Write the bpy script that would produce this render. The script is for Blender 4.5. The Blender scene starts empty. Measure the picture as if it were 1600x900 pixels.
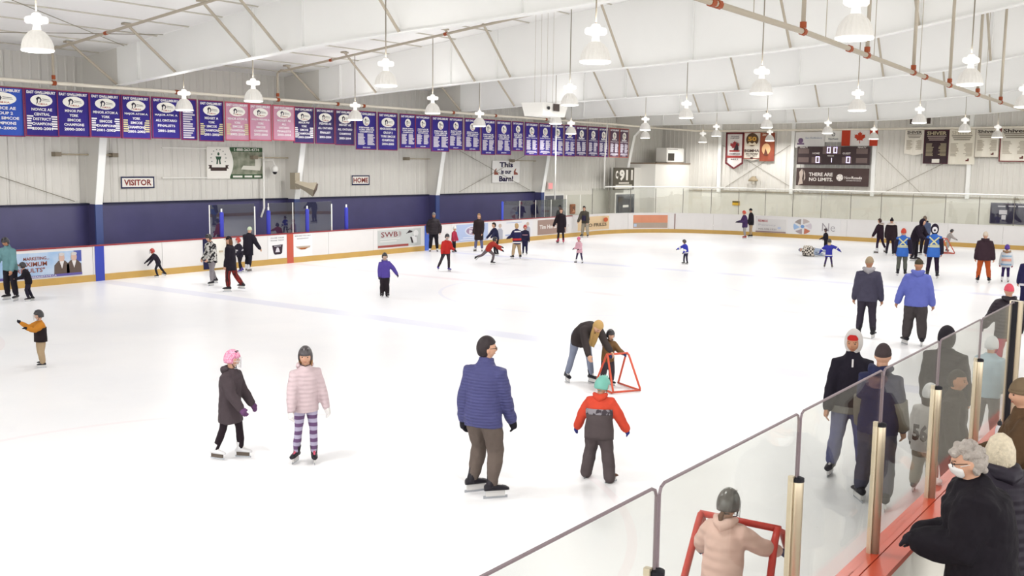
import bpy, math, random
import numpy as np
from mathutils import Matrix, Vector
random.seed(7)
sc = bpy.context.scene
COL = sc.collection

# ---------------------------------------------------------------- camera
CAM = np.array([-25.4903, -15.5180, 3.7205]); YAW, PITCH, ROLL, FPX = 0.94301, 0.120697, 0.012342, 1607.34
_f = np.array([math.sin(YAW)*math.cos(PITCH), math.cos(YAW)*math.cos(PITCH), -math.sin(PITCH)])
_r = np.array([math.cos(YAW), -math.sin(YAW), 0.0]); _u = np.cross(_r, _f)
RGT = math.cos(ROLL)*_r + math.sin(ROLL)*_u; UPV = -math.sin(ROLL)*_r + math.cos(ROLL)*_u; FWD = _f
cd = bpy.data.cameras.new('camera'); cam = bpy.data.objects.new('camera', cd); COL.objects.link(cam)
cd.sensor_width = 36.0; cd.lens = FPX*36.0/1600.0; cd.clip_start = 0.05; cd.clip_end = 300
cam.matrix_world = Matrix(((RGT[0], UPV[0], -FWD[0], CAM[0]), (RGT[1], UPV[1], -FWD[1], CAM[1]), (RGT[2], UPV[2], -FWD[2], CAM[2]), (0, 0, 0, 1)))
sc.camera = cam
# ---------------------------------------------------------------- world, exposure
w = bpy.data.worlds.new('world'); sc.world = w; w.use_nodes = True
w.node_tree.nodes['Background'].inputs[0].default_value = (1.0, 0.992, 0.975, 1); w.node_tree.nodes['Background'].inputs[1].default_value = 3.5
sc.view_settings.view_transform = 'Standard'; sc.view_settings.look = 'None'; sc.view_settings.gamma = 1.0; sc.view_settings.use_curve_mapping = False
sc.view_settings.exposure = 0.0
LAMP_W = 58.0

# ---------------------------------------------------------------- pixels to places (1600 x 900)
def ray(x, y): return FWD*FPX + RGT*(x-800) - UPV*(y-450)
def atz(x, y, z=0.0): d = ray(x, y); return CAM + d*((z-CAM[2])/d[2])
def aty(x, y, Y): d = ray(x, y); return CAM + d*((Y-CAM[1])/d[1])
def atx(x, y, X): d = ray(x, y); return CAM + d*((X-CAM[0])/d[0])
def proj(P):
    d = np.asarray(P, float)-CAM; z = d@FWD
    return 800+FPX*(d@RGT)/z, 450-FPX*(d@UPV)/z

# ---------------------------------------------------------------- materials
def lin(c):
    if isinstance(c, str): c = [int(c[i:i+2], 16)/255 for i in (0, 2, 4)]
    return tuple(x/12.92 if x <= .04045 else ((x+.055)/1.055)**2.4 for x in c)
MATS = {}; TONE = 1.0     # paint and dye values as measured, scaled to reflectance
def mat(key, col, rough=.7, metal=0.0, spec=.3, noise=None, bump=None, emit=0.0, kind='plain', col2=None, scale=10.0, trans=0.0):
    key = key if TONE == 1.0 else key+'_t%d' % round(TONE*100)
    if key in MATS: return MATS[key]
    m = bpy.data.materials.new(key); m.use_nodes = True; nt = m.node_tree; b = nt.nodes['Principled BSDF']
    c = tuple(TONE*x for x in lin(col))+(1,); b.inputs['Base Color'].default_value = c; b.inputs['Roughness'].default_value = rough
    b.inputs['Metallic'].default_value = metal; b.inputs['Specular IOR Level'].default_value = spec
    if emit: b.inputs['Emission Color'].default_value = c; b.inputs['Emission Strength'].default_value = emit
    tc = nt.nodes.new('ShaderNodeTexCoord')
    def L(a, bb): nt.links.new(a, bb)
    colsock = None
    if kind in ('stripes', 'plaid', 'checker', 'blotch', 'bandz', 'grain'):
        c2 = tuple(TONE*x for x in lin(col2))+(1,)
        mix = nt.nodes.new('ShaderNodeMix'); mix.data_type = 'RGBA'
        mix.inputs[6].default_value = c; mix.inputs[7].default_value = c2
        if kind == 'checker':
            t = nt.nodes.new('ShaderNodeTexChecker'); t.inputs['Scale'].default_value = scale; L(tc.outputs['Object'], t.inputs[0]); L(t.outputs['Fac'], mix.inputs[0])
        elif kind == 'bandz':
            t = nt.nodes.new('ShaderNodeTexWave'); t.bands_direction = 'Z'; t.inputs['Scale'].default_value = scale; t.inputs['Distortion'].default_value = 1.0
            L(tc.outputs['Object'], t.inputs[0]); r = nt.nodes.new('ShaderNodeValToRGB'); r.color_ramp.elements[0].position = .4; r.color_ramp.elements[1].position = .6
            L(t.outputs['Fac'], r.inputs[0]); L(r.outputs[0], mix.inputs[0])
        elif kind == 'plaid':
            facs = []
            for ax in ('X', 'Z'):
                t = nt.nodes.new('ShaderNodeTexWave'); t.bands_direction = ax; t.inputs['Scale'].default_value = scale; L(tc.outputs['Object'], t.inputs[0]); facs.append(t.outputs['Fac'])
            mm = nt.nodes.new('ShaderNodeMath'); mm.operation = 'MULTIPLY'; L(facs[0], mm.inputs[0]); L(facs[1], mm.inputs[1]); L(mm.outputs[0], mix.inputs[0])
        else:
            t = nt.nodes.new('ShaderNodeTexNoise'); t.inputs['Scale'].default_value = scale; t.inputs['Detail'].default_value = 2 if kind == 'blotch' else 6
            L(tc.outputs['Object'], t.inputs[0]); r = nt.nodes.new('ShaderNodeValToRGB')
            w_ = .03 if kind == 'blotch' else .25
            r.color_ramp.elements[0].position = .5-w_; r.color_ramp.elements[1].position = .5+w_
            L(t.outputs['Fac'], r.inputs[0]); L(r.outputs[0], mix.inputs[0])
        colsock = mix.outputs[2]
    if noise:
        n = nt.nodes.new('ShaderNodeTexNoise'); n.inputs['Scale'].default_value = noise[0]; n.inputs['Detail'].default_value = 4
        L(tc.outputs['Object'], n.inputs[0])
        hs = nt.nodes.new('ShaderNodeMapRange'); hs.inputs[3].default_value = 1-noise[1]; hs.inputs[4].default_value = 1+noise[1]; L(n.outputs['Fac'], hs.inputs[0])
        vm = nt.nodes.new('ShaderNodeVectorMath'); vm.operation = 'SCALE'
        if colsock: L(colsock, vm.inputs[0])
        else: vm.inputs[0].default_value = c[:3]
        L(hs.outputs[0], vm.inputs['Scale']); colsock = vm.outputs[0]
    if colsock: L(colsock, b.inputs['Base Color'])
    if bump:
        if bump[0] == 'quilt':
            t = nt.nodes.new('ShaderNodeTexWave'); t.bands_direction = 'Z'; t.wave_profile = 'SIN'; t.inputs['Scale'].default_value = bump[1]; t.inputs['Distortion'].default_value = 1.2; t.inputs['Detail'].default_value = 2
        else:
            t = nt.nodes.new('ShaderNodeTexNoise'); t.inputs['Scale'].default_value = bump[1]; t.inputs['Detail'].default_value = 3
        L(tc.outputs['Object'], t.inputs[0])
        bn = nt.nodes.new('ShaderNodeBump'); bn.inputs['Strength'].default_value = bump[2]; bn.inputs['Distance'].default_value = bump[3] if len(bump) > 3 else .02
        L(t.outputs['Fac'], bn.inputs['Height']); L(bn.outputs[0], b.inputs['Normal'])
    MATS[key] = m; return m
def cloth(c, bump=8, st=.6): return mat('cloth_'+c, c, .85, spec=.15, noise=(6, .18), bump=('noise', bump, st, .03))
def puffer(c, s=4.5): return mat('puffer_'+c, c, .6, spec=.25, noise=(6, .12), bump=('quilt', s, .4, .02))
def flat(c, rough=.6, spec=.2): return mat('flat_'+c+str(rough), c, rough, spec=spec)
def glass_mat(key, tint, fac=1.0):
    m = bpy.data.materials.new(key); m.use_nodes = True; nt = m.node_tree; nt.nodes.clear()
    o = nt.nodes.new('ShaderNodeOutputMaterial'); mx = nt.nodes.new('ShaderNodeMixShader'); tr = nt.nodes.new('ShaderNodeBsdfTransparent'); gl = nt.nodes.new('ShaderNodeBsdfGlossy')
    fr = nt.nodes.new('ShaderNodeLayerWeight'); pw = nt.nodes.new('ShaderNodeMath'); pw.operation = 'POWER'; pw.inputs[1].default_value = 5.0
    mu = nt.nodes.new('ShaderNodeMath'); mu.operation = 'MULTIPLY_ADD'; mu.inputs[1].default_value = .96*fac; mu.inputs[2].default_value = .04*fac; mu.use_clamp = True
    nt.links.new(fr.outputs['Facing'], pw.inputs[0])
    tr.inputs[0].default_value = lin(tint)+(1,); gl.inputs[0].default_value = (1, 1, 1, 1); gl.inputs['Roughness'].default_value = .01
    nt.links.new(pw.outputs[0], mu.inputs[0]); nt.links.new(mu.outputs[0], mx.inputs[0]); nt.links.new(tr.outputs[0], mx.inputs[1]); nt.links.new(gl.outputs[0], mx.inputs[2]); nt.links.new(mx.outputs[0], o.inputs[0])
    return m

# ---------------------------------------------------------------- mesh collector
class MB:
    def __init__(s): s.v = []; s.f = []
    def add(s, vs, fs):
        o = len(s.v); s.v += [tuple(map(float, p)) for p in vs]; s.f += [tuple(i+o for i in f) for f in fs]; return s
    def merge(s, o, M=None):
        vs = o.v
        if M is not None: vs = [tuple(M @ Vector(p)) for p in vs]
        return s.add(vs, o.f)
    def box(s, a, b):
        x0, y0, z0 = a; x1, y1, z1 = b
        return s.add([(x0,y0,z0),(x1,y0,z0),(x1,y1,z0),(x0,y1,z0),(x0,y0,z1),(x1,y0,z1),(x1,y1,z1),(x0,y1,z1)],
                     [(0,3,2,1),(4,5,6,7),(0,1,5,4),(1,2,6,5),(2,3,7,6),(3,0,4,7)])
    def bbox(s, a, b, r):           # box with chamfered vertical edges and top
        x0, y0, z0 = a; x1, y1, z1 = b; ring = lambda i, z: [(x0+r+i,y0+i,z),(x1-r-i,y0+i,z),(x1-i,y0+r+i,z),(x1-i,y1-r-i,z),(x1-r-i,y1-i,z),(x0+r+i,y1-i,z),(x0+i,y1-r-i,z),(x0+i,y0+r+i,z)]
        vs = ring(r*.7, z0)+ring(0, z0+r)+ring(0, z1-r)+ring(r*.7, z1); fs = [tuple(range(7,-1,-1)), tuple(range(24,32))]
        for k in range(3):
            for i in range(8): j = (i+1) % 8; fs.append((k*8+i, k*8+j, k*8+8+j, k*8+8+i))
        return s.add(vs, fs)
    def tube(s, pts, rad, n=8, flat=None, cap=True):
        pts = [np.array(p, float) for p in pts]; N = len(pts)
        if not hasattr(rad, '__len__'): rad = [rad]*N
        vs = []; fs = []; up = None
        for i in range(N):
            t = pts[min(i+1, N-1)]-pts[max(i-1, 0)]; t = t/(np.linalg.norm(t)+1e-9)
            if up is None: up = np.array([0, 0, 1.0]) if abs(t[2]) < .9 else np.array([0, 1.0, 0])
            a = np.cross(t, up); a /= (np.linalg.norm(a)+1e-9); b = np.cross(a, t); up = b
            r = rad[i]; ra, rb = (r if hasattr(r, '__len__') else (r, r))
            for k in range(n):
                th = 2*math.pi*k/n; vs.append(pts[i]+a*math.cos(th)*ra+b*math.sin(th)*rb)
        for i in range(N-1):
            for k in range(n): j = (k+1) % n; fs.append((i*n+k, i*n+j, (i+1)*n+j, (i+1)*n+k))
        if cap: fs.append(tuple(range(n-1, -1, -1))); fs.append(tuple((N-1)*n+k for k in range(n)))
        return s.add(vs, fs)
    def limb(s, pts, rad, n=12):     # tube with rounded ends
        pts = [np.array(p, float) for p in pts]; d0 = pts[0]-pts[1]; d0 /= np.linalg.norm(d0)+1e-9; d1 = pts[-1]-pts[-2]; d1 /= np.linalg.norm(d1)+1e-9
        P = [pts[0]+d0*rad[0]*.9, pts[0]+d0*rad[0]*.6]+pts+[pts[-1]+d1*rad[-1]*.6, pts[-1]+d1*rad[-1]*.9]
        R = [rad[0]*.35, rad[0]*.8]+list(rad)+[rad[-1]*.8, rad[-1]*.35]
        return s.tube(P, R, n)
    def rings(s, rings):
        n = len(rings[0]); vs = [p for r in rings for p in r]; fs = []
        for i in range(len(rings)-1):
            for k in range(n): j = (k+1) % n; fs.append((i*n+k, i*n+j, (i+1)*n+j, (i+1)*n+k))
        fs.append(tuple(range(n-1, -1, -1))); fs.append(tuple((len(rings)-1)*n+k for k in range(n)))
        return s.add(vs, fs)
    def lathe(s, prof, n=16, c=(0, 0, 0)):
        return s.rings([[(c[0]+r*math.cos(2*math.pi*k/n), c[1]+r*math.sin(2*math.pi*k/n), c[2]+z) for k in range(n)] for r, z in prof])
    def ell(s, c, r, nu=14, nv=10, fn=None, M=None):
        vs = []; fs = []
        for i in range(nv+1):
            ph = math.pi*i/nv
            for k in range(nu):
                th = 2*math.pi*k/nu; d = (math.sin(ph)*math.cos(th), math.sin(ph)*math.sin(th), math.cos(ph)); q = fn(d) if fn else 1.0
                p = Vector((d[0]*r[0]*q, d[1]*r[1]*q, d[2]*r[2]*q))
                if M is not None: p = M @ p
                vs.append((p[0]+c[0], p[1]+c[1], p[2]+c[2]))
        for i in range(nv):
            for k in range(nu): j = (k+1) % nu; fs.append((i*nu+k, (i+1)*nu+k, (i+1)*nu+j, i*nu+j))
        return s.add(vs, fs)
    def prism(s, poly, fr, t0, t1):  # polygon (u, v) in frame fr, between offsets t0 and t1
        n = len(poly); vs = [fr(u, v, t0) for u, v in poly]+[fr(u, v, t1) for u, v in poly]
        fs = [tuple(range(n-1, -1, -1)), tuple(range(n, 2*n))]+[(i, (i+1) % n, n+(i+1) % n, n+i) for i in range(n)]
        return s.add(vs, fs)
def frame(o, u, v):
    o = np.array(o, float); u = np.array(u, float); v = np.array(v, float); n = np.cross(u, v)
    return lambda a, b, c=0.0: o+a*u+b*v+c*n
def rect(u0, u1, v0, v1): return [(u0, v0), (u1, v0), (u1, v1), (u0, v1)]
def circle(cu, cv, ru, rv=None, n=24): rv = rv or ru; return [(cu+ru*math.cos(2*math.pi*i/n), cv+rv*math.sin(2*math.pi*i/n)) for i in range(n)]

def mesh_of(mb, name, m, smooth=False):
    me = bpy.data.meshes.new(name); me.from_pydata(mb.v, [], mb.f); me.update()
    if m: me.materials.append(m)
    if smooth: me.polygons.foreach_set('use_smooth', [True]*len(me.polygons))
    return me
def wloc(o):
    p = Vector((0, 0, 0))
    while o: p = p+o.location; o = o.parent
    return p
def obj(name, mb, m, parent=None, smooth=False, local=False, mesh=None):
    """one mesh object; vertices in world metres unless local (then in the parent's axes)"""
    if mesh is None:
        if local: off = Vector((0, 0, 0))
        elif parent: off = wloc(parent)
        else:
            a = np.array(mb.v); off = Vector(((a[:, 0].min()+a[:, 0].max())/2, (a[:, 1].min()+a[:, 1].max())/2, a[:, 2].min()))
        if not local: mb.v = [(p[0]-off[0], p[1]-off[1], p[2]-off[2]) for p in mb.v]
        mesh = mesh_of(mb, name, m, smooth)
    else: off = None
    o = bpy.data.objects.new(name, mesh); COL.objects.link(o)
    if parent: o.parent = parent
    elif off is not None and not local: o.location = off
    return o
def tag(o, label, cat, group=None):
    o['label'] = label; o['category'] = cat
    if group: o['group'] = group
    return o
def thing(name, label, cat, loc=(0, 0, 0), rz=0.0, group=None):
    o = bpy.data.objects.new(name, None); COL.objects.link(o); o.empty_display_size = .2
    o.location = loc; o.rotation_euler = (0, 0, rz); return tag(o, label, cat, group)
def struct(name, mb, m, smooth=False):
    o = obj(name, mb, m, None, smooth); o['kind'] = 'structure'; return o
def sroot(name, loc=(0, 0, 0)):
    o = bpy.data.objects.new(name, None); COL.objects.link(o); o.location = loc; o['kind'] = 'structure'; return o
def copy_tree(o, parent=None):
    c = o.copy(); COL.objects.link(c); c.parent = parent
    for ch in list(o.children): copy_tree(ch, c)
    return c

# ---------------------------------------------------------------- flat lettering
TEXTJOBS = []
def lettering(parent, fr, items, m, off=.012, name='lettering', bold=.02):
    """items: (string, u centre, v centre, width, height)"""
    TEXTJOBS.append((parent, fr, items, m, off, name, bold))
def flush_text():
    tmp = {}
    for job in TEXTJOBS:
        for it in job[2]:
            k = (it[0], job[6])
            if k not in tmp:
                cu = bpy.data.curves.new('t', 'FONT'); cu.body = it[0]; cu.offset = job[6]; cu.resolution_u = 2; cu.size = 1
                o = bpy.data.objects.new('t', cu); COL.objects.link(o); tmp[k] = o
    bpy.context.view_layer.update(); dg = bpy.context.evaluated_depsgraph_get(); geo = {}
    for k, o in tmp.items():
        me = bpy.data.meshes.new_from_object(o.evaluated_get(dg))
        v = np.zeros(len(me.vertices)*3); me.vertices.foreach_get('co', v); v = v.reshape(-1, 3); fs = [tuple(p.vertices) for p in me.polygons]
        geo[k] = (v, fs); bpy.data.meshes.remove(me)
    for o in tmp.values():
        c = o.data; bpy.data.objects.remove(o); bpy.data.curves.remove(c)
    for parent, fr, items, m, off, name, bold in TEXTJOBS:
        mb = MB()
        for s, u, v, w_, h in items:
            V, F = geo[(s, bold)]
            if len(V) == 0: continue
            lo, hi = V.min(0), V.max(0); d = np.maximum(hi-lo, 1e-6)
            mb.add([fr(u+((p[0]-lo[0])/d[0]-.5)*w_, v+((p[1]-lo[1])/d[1]-.5)*h, off) for p in V], F)
        o_ = obj(name, mb, m, parent)
        if parent: o_['kind'] = 'stuff'
# ---------------------------------------------------------------- voxel-fused soft shapes
FUSE = []
FOLDS = bpy.data.textures.new('folds', 'CLOUDS'); FOLDS.noise_scale = .11; FOLDS.noise_depth = 1
def fuse(name, mb, m, parent, vox, smooth=4, folds=0.0):
    o = obj(name, mb, m, parent, True, local=True)
    r = o.modifiers.new('r', 'REMESH'); r.mode = 'VOXEL'; r.voxel_size = vox; r.use_smooth_shade = True
    if smooth: s = o.modifiers.new('s', 'SMOOTH'); s.factor = .5; s.iterations = smooth
    if folds: d = o.modifiers.new('d', 'DISPLACE'); d.texture = FOLDS; d.strength = folds; d.mid_level = .5
    FUSE.append(o); return o
def flush_fuse():
    bpy.context.view_layer.update(); dg = bpy.context.evaluated_depsgraph_get(); new = []
    for o in FUSE: new.append(bpy.data.meshes.new_from_object(o.evaluated_get(dg)))
    for o, me in zip(FUSE, new):
        old = o.data; o.modifiers.clear(); nm = old.name; o.data = me; bpy.data.meshes.remove(old); me.name = nm
# ================================================================ the setting
M_board = mat('board_plastic', 'd5d2d0', .35, spec=.4, noise=(3, .03))
M_kick = mat('kick_yellow', 'b8944e', .4, spec=.4, noise=(2, .12))
M_cap_far = mat('cap_dark_red', '8c3438', .4)
M_cap_near = mat('cap_orange_red', 'c04a32', .3, spec=.5, noise=(3, .1))
M_navy = mat('navy_block', '46436c', .35, spec=.5, noise=(1.2, .18), bump=('noise', 30, .1, .01))
M_cream = mat('cream_siding', 'dad7d0', .6, noise=(.7, .06))
M_block = mat('cream_block', 'e2dfd6', .65, noise=(1.0, .06))
M_white = mat('white_paint', 'eeece6', .5, noise=(1.0, .03))
M_roof = mat('roof_liner', 'f7f6f4', .75, noise=(.5, .03), bump=('noise', 1.5, .25, .05))
M_steel = mat('frame_white', 'f3f3f0', .55, noise=(.8, .03))
M_brace = mat('brace_grey', 'b3a998', .5, spec=.4)
M_pipe = mat('pipe_cream', 'e6dfd0', .45)
M_coup = mat('coupling_rust', '9a4a28', .6)
M_alu = mat('aluminium', 'c9bba3', .3, metal=.6, spec=.5)
M_dark = mat('dark_gap', '17161d', .7)
M_conc = mat('concrete', 'b9b4ab', .8, noise=(2, .1))
M_blackp = mat('black_plastic', '1d1b20', .4)
M_glass = glass_mat('rink_glass', 'f5f6f4', .62); M_bench = glass_mat('bench_glass', 'd8dcde', 2.2)

def ice_material():
    m = bpy.data.materials.new('ice'); m.use_nodes = True; nt = m.node_tree; b = nt.nodes['Principled BSDF']; L = nt.links.new
    b.inputs['Roughness'].default_value = .32; b.inputs['Specular IOR Level'].default_value = .25
    tc = nt.nodes.new('ShaderNodeTexCoord'); sp = nt.nodes.new('ShaderNodeSeparateXYZ'); L(tc.outputs['Object'], sp.inputs[0])
    base = nt.nodes.new('ShaderNodeTexNoise'); base.inputs['Scale'].default_value = .35; base.inputs['Detail'].default_value = 5; L(tc.outputs['Object'], base.inputs[0])
    ramp = nt.nodes.new('ShaderNodeValToRGB'); ramp.color_ramp.elements[0].color = (.79, .795, .815, 1); ramp.color_ramp.elements[0].position = .3; ramp.color_ramp.elements[1].color = (.85, .845, .85, 1); ramp.color_ramp.elements[1].position = .6
    L(base.outputs['Fac'], ramp.inputs[0]); col = ramp.outputs[0]
    def math_(op, a, c):
        n = nt.nodes.new('ShaderNodeMath'); n.operation = op
        for i, v in enumerate((a, c)):
            if isinstance(v, (int, float)): n.inputs[i].default_value = v
            else: L(v, n.inputs[i])
        return n.outputs[0]
    def layer(fac, c):
        nonlocal col
        mx = nt.nodes.new('ShaderNodeMix'); mx.data_type = 'RGBA'; L(fac, mx.inputs[0]); L(col, mx.inputs[6]); mx.inputs[7].default_value = c; col = mx.outputs[2]
    X, Y = sp.outputs[0], sp.outputs[1]
    def band(x0, w_, c, k):
        d = math_('ABSOLUTE', math_('SUBTRACT', X, x0), 0); layer(math_('MULTIPLY', math_('LESS_THAN', d, w_/2), k), c)
    band(-7.62, .6, (.5, .52, .7, 1), .4); band(7.62, .5, (.5, .52, .74, 1), .45); band(0, .4, (.72, .55, .58, 1), .35)
    def circ(x0, y0, r, c, k):
        dx = math_('SUBTRACT', X, x0); dy = math_('SUBTRACT', Y, y0)
        d = math_('SQRT', math_('ADD', math_('MULTIPLY', dx, dx), math_('MULTIPLY', dy, dy)), 0)
        layer(math_('MULTIPLY', math_('LESS_THAN', math_('ABSOLUTE', math_('SUBTRACT', d, r), 0), .05), k), c)
    circ(0, 0, 4.5, (.6, .64, .8, 1), .35); circ(-19, -6.8, 4.5, (.78, .64, .66, 1), .3); circ(-19, 6.8, 4.5, (.78, .64, .66, 1), .3); circ(18, 6.8, 4.5, (.78, .66, .68, 1), .25); circ(18, -6.8, 4.5, (.78, .66, .68, 1), .25)
    sm = nt.nodes.new('ShaderNodeTexNoise'); sm.inputs['Scale'].default_value = 1.1; sm.inputs['Detail'].default_value = 8; sm.inputs['Distortion'].default_value = 1.5; L(tc.outputs['Object'], sm.inputs[0])
    r2 = nt.nodes.new('ShaderNodeValToRGB'); r2.color_ramp.elements[0].position = .62; r2.color_ramp.elements[1].position = .75; L(sm.outputs['Fac'], r2.inputs[0])
    layer(math_('MULTIPLY', r2.outputs[0], .25), (.72, .71, .74, 1))
    L(col, b.inputs['Base Color'])
    bn = nt.nodes.new('ShaderNodeBump'); bn.inputs['Strength'].default_value = .08; bn.inputs['Distance'].default_value = .01
    fn = nt.nodes.new('ShaderNodeTexNoise'); fn.inputs['Scale'].default_value = 12; fn.inputs['Detail'].default_value = 6; L(tc.outputs['Object'], fn.inputs[0]); L(fn.outputs['Fac'], bn.inputs['Height']); L(bn.outputs[0], b.inputs['Normal'])
    return m
mb = MB().box((-42, -13.55, -.06), (27.05, 13.05, 0)); o = obj('floor', mb, ice_material(), local=True); o['kind'] = 'structure'
struct('floor_concrete', MB().box((-42, -32, -.3), (35, 16.6, -.07)), M_conc)
struct('floor_walkway', MB().box((-42, -32, -.06), (34.5, -13.75, .4)), mat('walkway_concrete', '9a968e', .8, noise=(4, .1)))

# ---- boards run clockwise round the rink
XF, YF, YN, XE, RC = -42.0, 13.0, -13.5, 27.0, 5.6
_l1 = (XE-RC)-XF; _a = RC*math.pi/2; _l2 = (YF-RC)-(YN+RC)
STOT = 2*_l1+2*_a+_l2
def path(s):
    """inner face of the boards: point and outward normal"""
    if s <= _l1: return np.array([XF+s, YF]), np.array([0, 1.0])
    s -= _l1
    if s <= _a: th = math.pi/2-s/RC; n = np.array([math.cos(th), math.sin(th)]); return np.array([XE-RC, YF-RC])+RC*n, n
    s -= _a
    if s <= _l2: return np.array([XE, YF-RC-s]), np.array([1.0, 0])
    s -= _l2
    if s <= _a: th = -s/RC; n = np.array([math.cos(th), math.sin(th)]); return np.array([XE-RC, YN+RC])+RC*n, n
    s -= _a
    return np.array([XE-RC-s, YN]), np.array([0, -1.0])
S_END = _l1+_a; S_NEAR = _l1+2*_a+_l2
def s_of_x(X, near=False): return S_NEAR+(XE-RC-X) if near else X-XF
def s_at_px(px, z=.6, lo=None, hi=None):
    lo = _l1-40 if lo is None else lo; hi = S_END+_l2 if hi is None else hi
    best = min(np.linspace(lo, hi, 1600), key=lambda s: abs(proj([*path(s)[0], z])[0]-px)); return best
def strip(mb, s0, s1, z0, z1, o0, o1, step=.6):
    n = max(1, int(math.ceil((s1-s0)/step)));
    straight = (s1 <= _l1) or (s0 >= S_NEAR) or (s0 >= S_END and s1 <= S_END+_l2)
    if straight: n = 1
    R = []
    for i in range(n+1):
        p, nn = path(s0+(s1-s0)*i/n); a = p+nn*o0; b = p+nn*o1
        R.append([(a[0], a[1], z0), (b[0], b[1], z0), (b[0], b[1], z1), (a[0], a[1], z1)])
    return mb.rings(R)
boards = sroot('wall_boards')
ns = int(STOT/2.44)
for i in range(ns):
    s0 = i*2.44; s1 = s0+2.44
    near = s0 > S_NEAR+2
    if not (-3.6 < path(s0)[0][0] < -1.2 and path(s0)[1][1] > .9):
        obj('board_panel', strip(MB(), s0+.006, s1-.006, .2, 1.06, 0, .05), M_board, boards)
    else: obj('board_panel', strip(MB(), s0+.006, s1-.006, .2, 1.06, 0, .05), M_board, boards)
    obj('kick_plate', strip(MB(), s0, s1, 0, .205, -.014, .05), M_kick, boards)
    if near: obj('cap_rail', strip(MB(), s0, s1, 1.06, 1.1, -.02, .1), M_cap_near, boards); obj('shelf_rail', strip(MB(), s0, s1, 1.055, 1.095, .105, .24), M_cap_near, boards)
    else: obj('cap_rail', strip(MB(), s0, s1, 1.06, 1.1, -.012, .12), M_cap_far if s0 < s_of_x(17) else M_board, boards)
    if near: obj('outer_panel', strip(MB(), s0+.01, s1-.01, .1, 1.055, .19, .22), M_block, boards)
for x0, c in ((-7.62, '37449f'), (7.62, '4f6cc4'), (0, 'b65544')):
    obj('line_stripe', strip(MB(), s_of_x(x0)-.15, s_of_x(x0)+.15, 0, 1.06, -.02, 0), flat(c, .35), boards)
obj('panel_joint', strip(MB(), s_at_px(1054, .6)-.03, s_at_px(1054, .6)+.03, .05, 1.06, -.018, 0), flat('8a6f6a'), boards)

# ---- glass round the far corner and the end, then along the near side
M_seam = mat('glass_seam', '6f6a63', .5)
def pane(s0, s1, z1, root, post=True, pm=None, off=.05, z0=1.1, gm=None):
    obj('glass_pane', strip(MB(), s0+.012, s1-.012, z0, z1, off, off+.012), gm or M_glass, root)
    if post:
        p, n = path(s0); c = p+n*(off+.006); t = np.array([n[1], -n[0]])
        obj('glass_post', MB().tube([(c[0], c[1], z0-.02), (c[0], c[1], z1)], .016, 6), pm or M_seam, root)
groot = sroot('window_1')
s = s_of_x(21.0)
while s < S_NEAR+.5: pane(s, s+1.52, 2.45, groot); s += 1.52
groot2 = sroot('window_2')
for i, X in enumerate((13.1, 14.43, 15.76, 17.1, 18.5, 19.8)):
    nx = (14.43, 15.76, 17.1, 18.5, 19.8, 21.0)[i]
    pane(s_of_x(X), s_of_x(nx), 1.95 if X < 18 else 2.15, groot2, pm=M_white if i else None, gm=M_bench if i < 4 else None)
obj('padded_post', MB().lathe([(.05, 1.08), (.06, 1.1), (.06, 1.9), (.04, 1.95)], 10, (13.05, 13.06, 0)), flat('4656c4', .5), groot2, True)
groot3 = sroot('window_3')       # benches: two bays of glass
for a, b in ((-3.45, -1.52), (-.9, .24), (.24, 2.19)): pane(s_of_x(a), s_of_x(b), 2.2, groot3, pm=M_white, off=.09, gm=M_bench)
for X in (-1.52, 2.19): obj('glass_post', MB().tube([(X, 13.1, 1.08), (X, 13.1, 2.1)], .025, 8), M_white, groot3)
for X in (-2.95, -.9, .94, 2.97):
    obj('padded_post', MB().lathe([(.06, 1.08), (.075, 1.1), (.075, 1.9), (.05, 1.95)], 10, (X, 13.1, 0)), flat('3a3fa8', .5), groot3, True)
    obj('post_tip', MB().lathe([(.03, 1.95), (.03, 2.06)], 8, (X, 13.1, 0)), M_white, groot3)
# near side: square-cornered panes in round aluminium posts that stop short of the glass top
near = sroot('window_4')
NX = [-24.8, -23.25, -21.71, -20.06, -18.52, -17.03, -15.54, -14.0]
for a, b in zip(NX[:-1], NX[1:]):
    z1 = 2.375; r = .04; y = -13.55
    poly = [(a+.014, 1.1), (b-.014, 1.1), (b-.014, z1-r), (b-.014-r*.3, z1-r*.3), (b-.014-r, z1), (a+.014+r, z1), (a+.014+r*.3, z1-r*.3), (a+.014, z1-r)]
    fr = frame((0, y, 0), (1, 0, 0), (0, 0, 1))
    obj('glass_pane', MB().prism(poly, fr, -.006, .006), M_glass, near)
    e = MB(); m_ = len(poly)
    for i in range(1, m_): e.tube([fr(*poly[i]), fr(*poly[(i+1) % m_])], .0075, 5)
    obj('pane_edge', e, mat('pane_edge', '7d6f74', .3), near)
for X in NX[1:-1]:
    obj('glass_post', MB().tube([(X, -13.555, 1.1), (X, -13.555, 1.985), (X, -13.555, 2.0)], [.034, .034, .03], 14), M_alu, near, True)
    obj('post_channel', MB().box((X-.045, -13.545, 1.1), (X-.018, -13.515, 2.02)), M_alu, near)
    obj('post_cap', MB().lathe([(.036, 1.985), (.036, 2.005), (.02, 2.012)], 14, (X, -13.555, 0)), M_dark, near)
obj('end_post', MB().box((-14.0, -13.62, 1.1), (-13.93, -13.5, 2.38)), M_alu, near)
obj('end_post_gasket', MB().box((-14.03, -13.58, 1.1), (-14.0, -13.52, 2.38)), M_dark, near)

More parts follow.
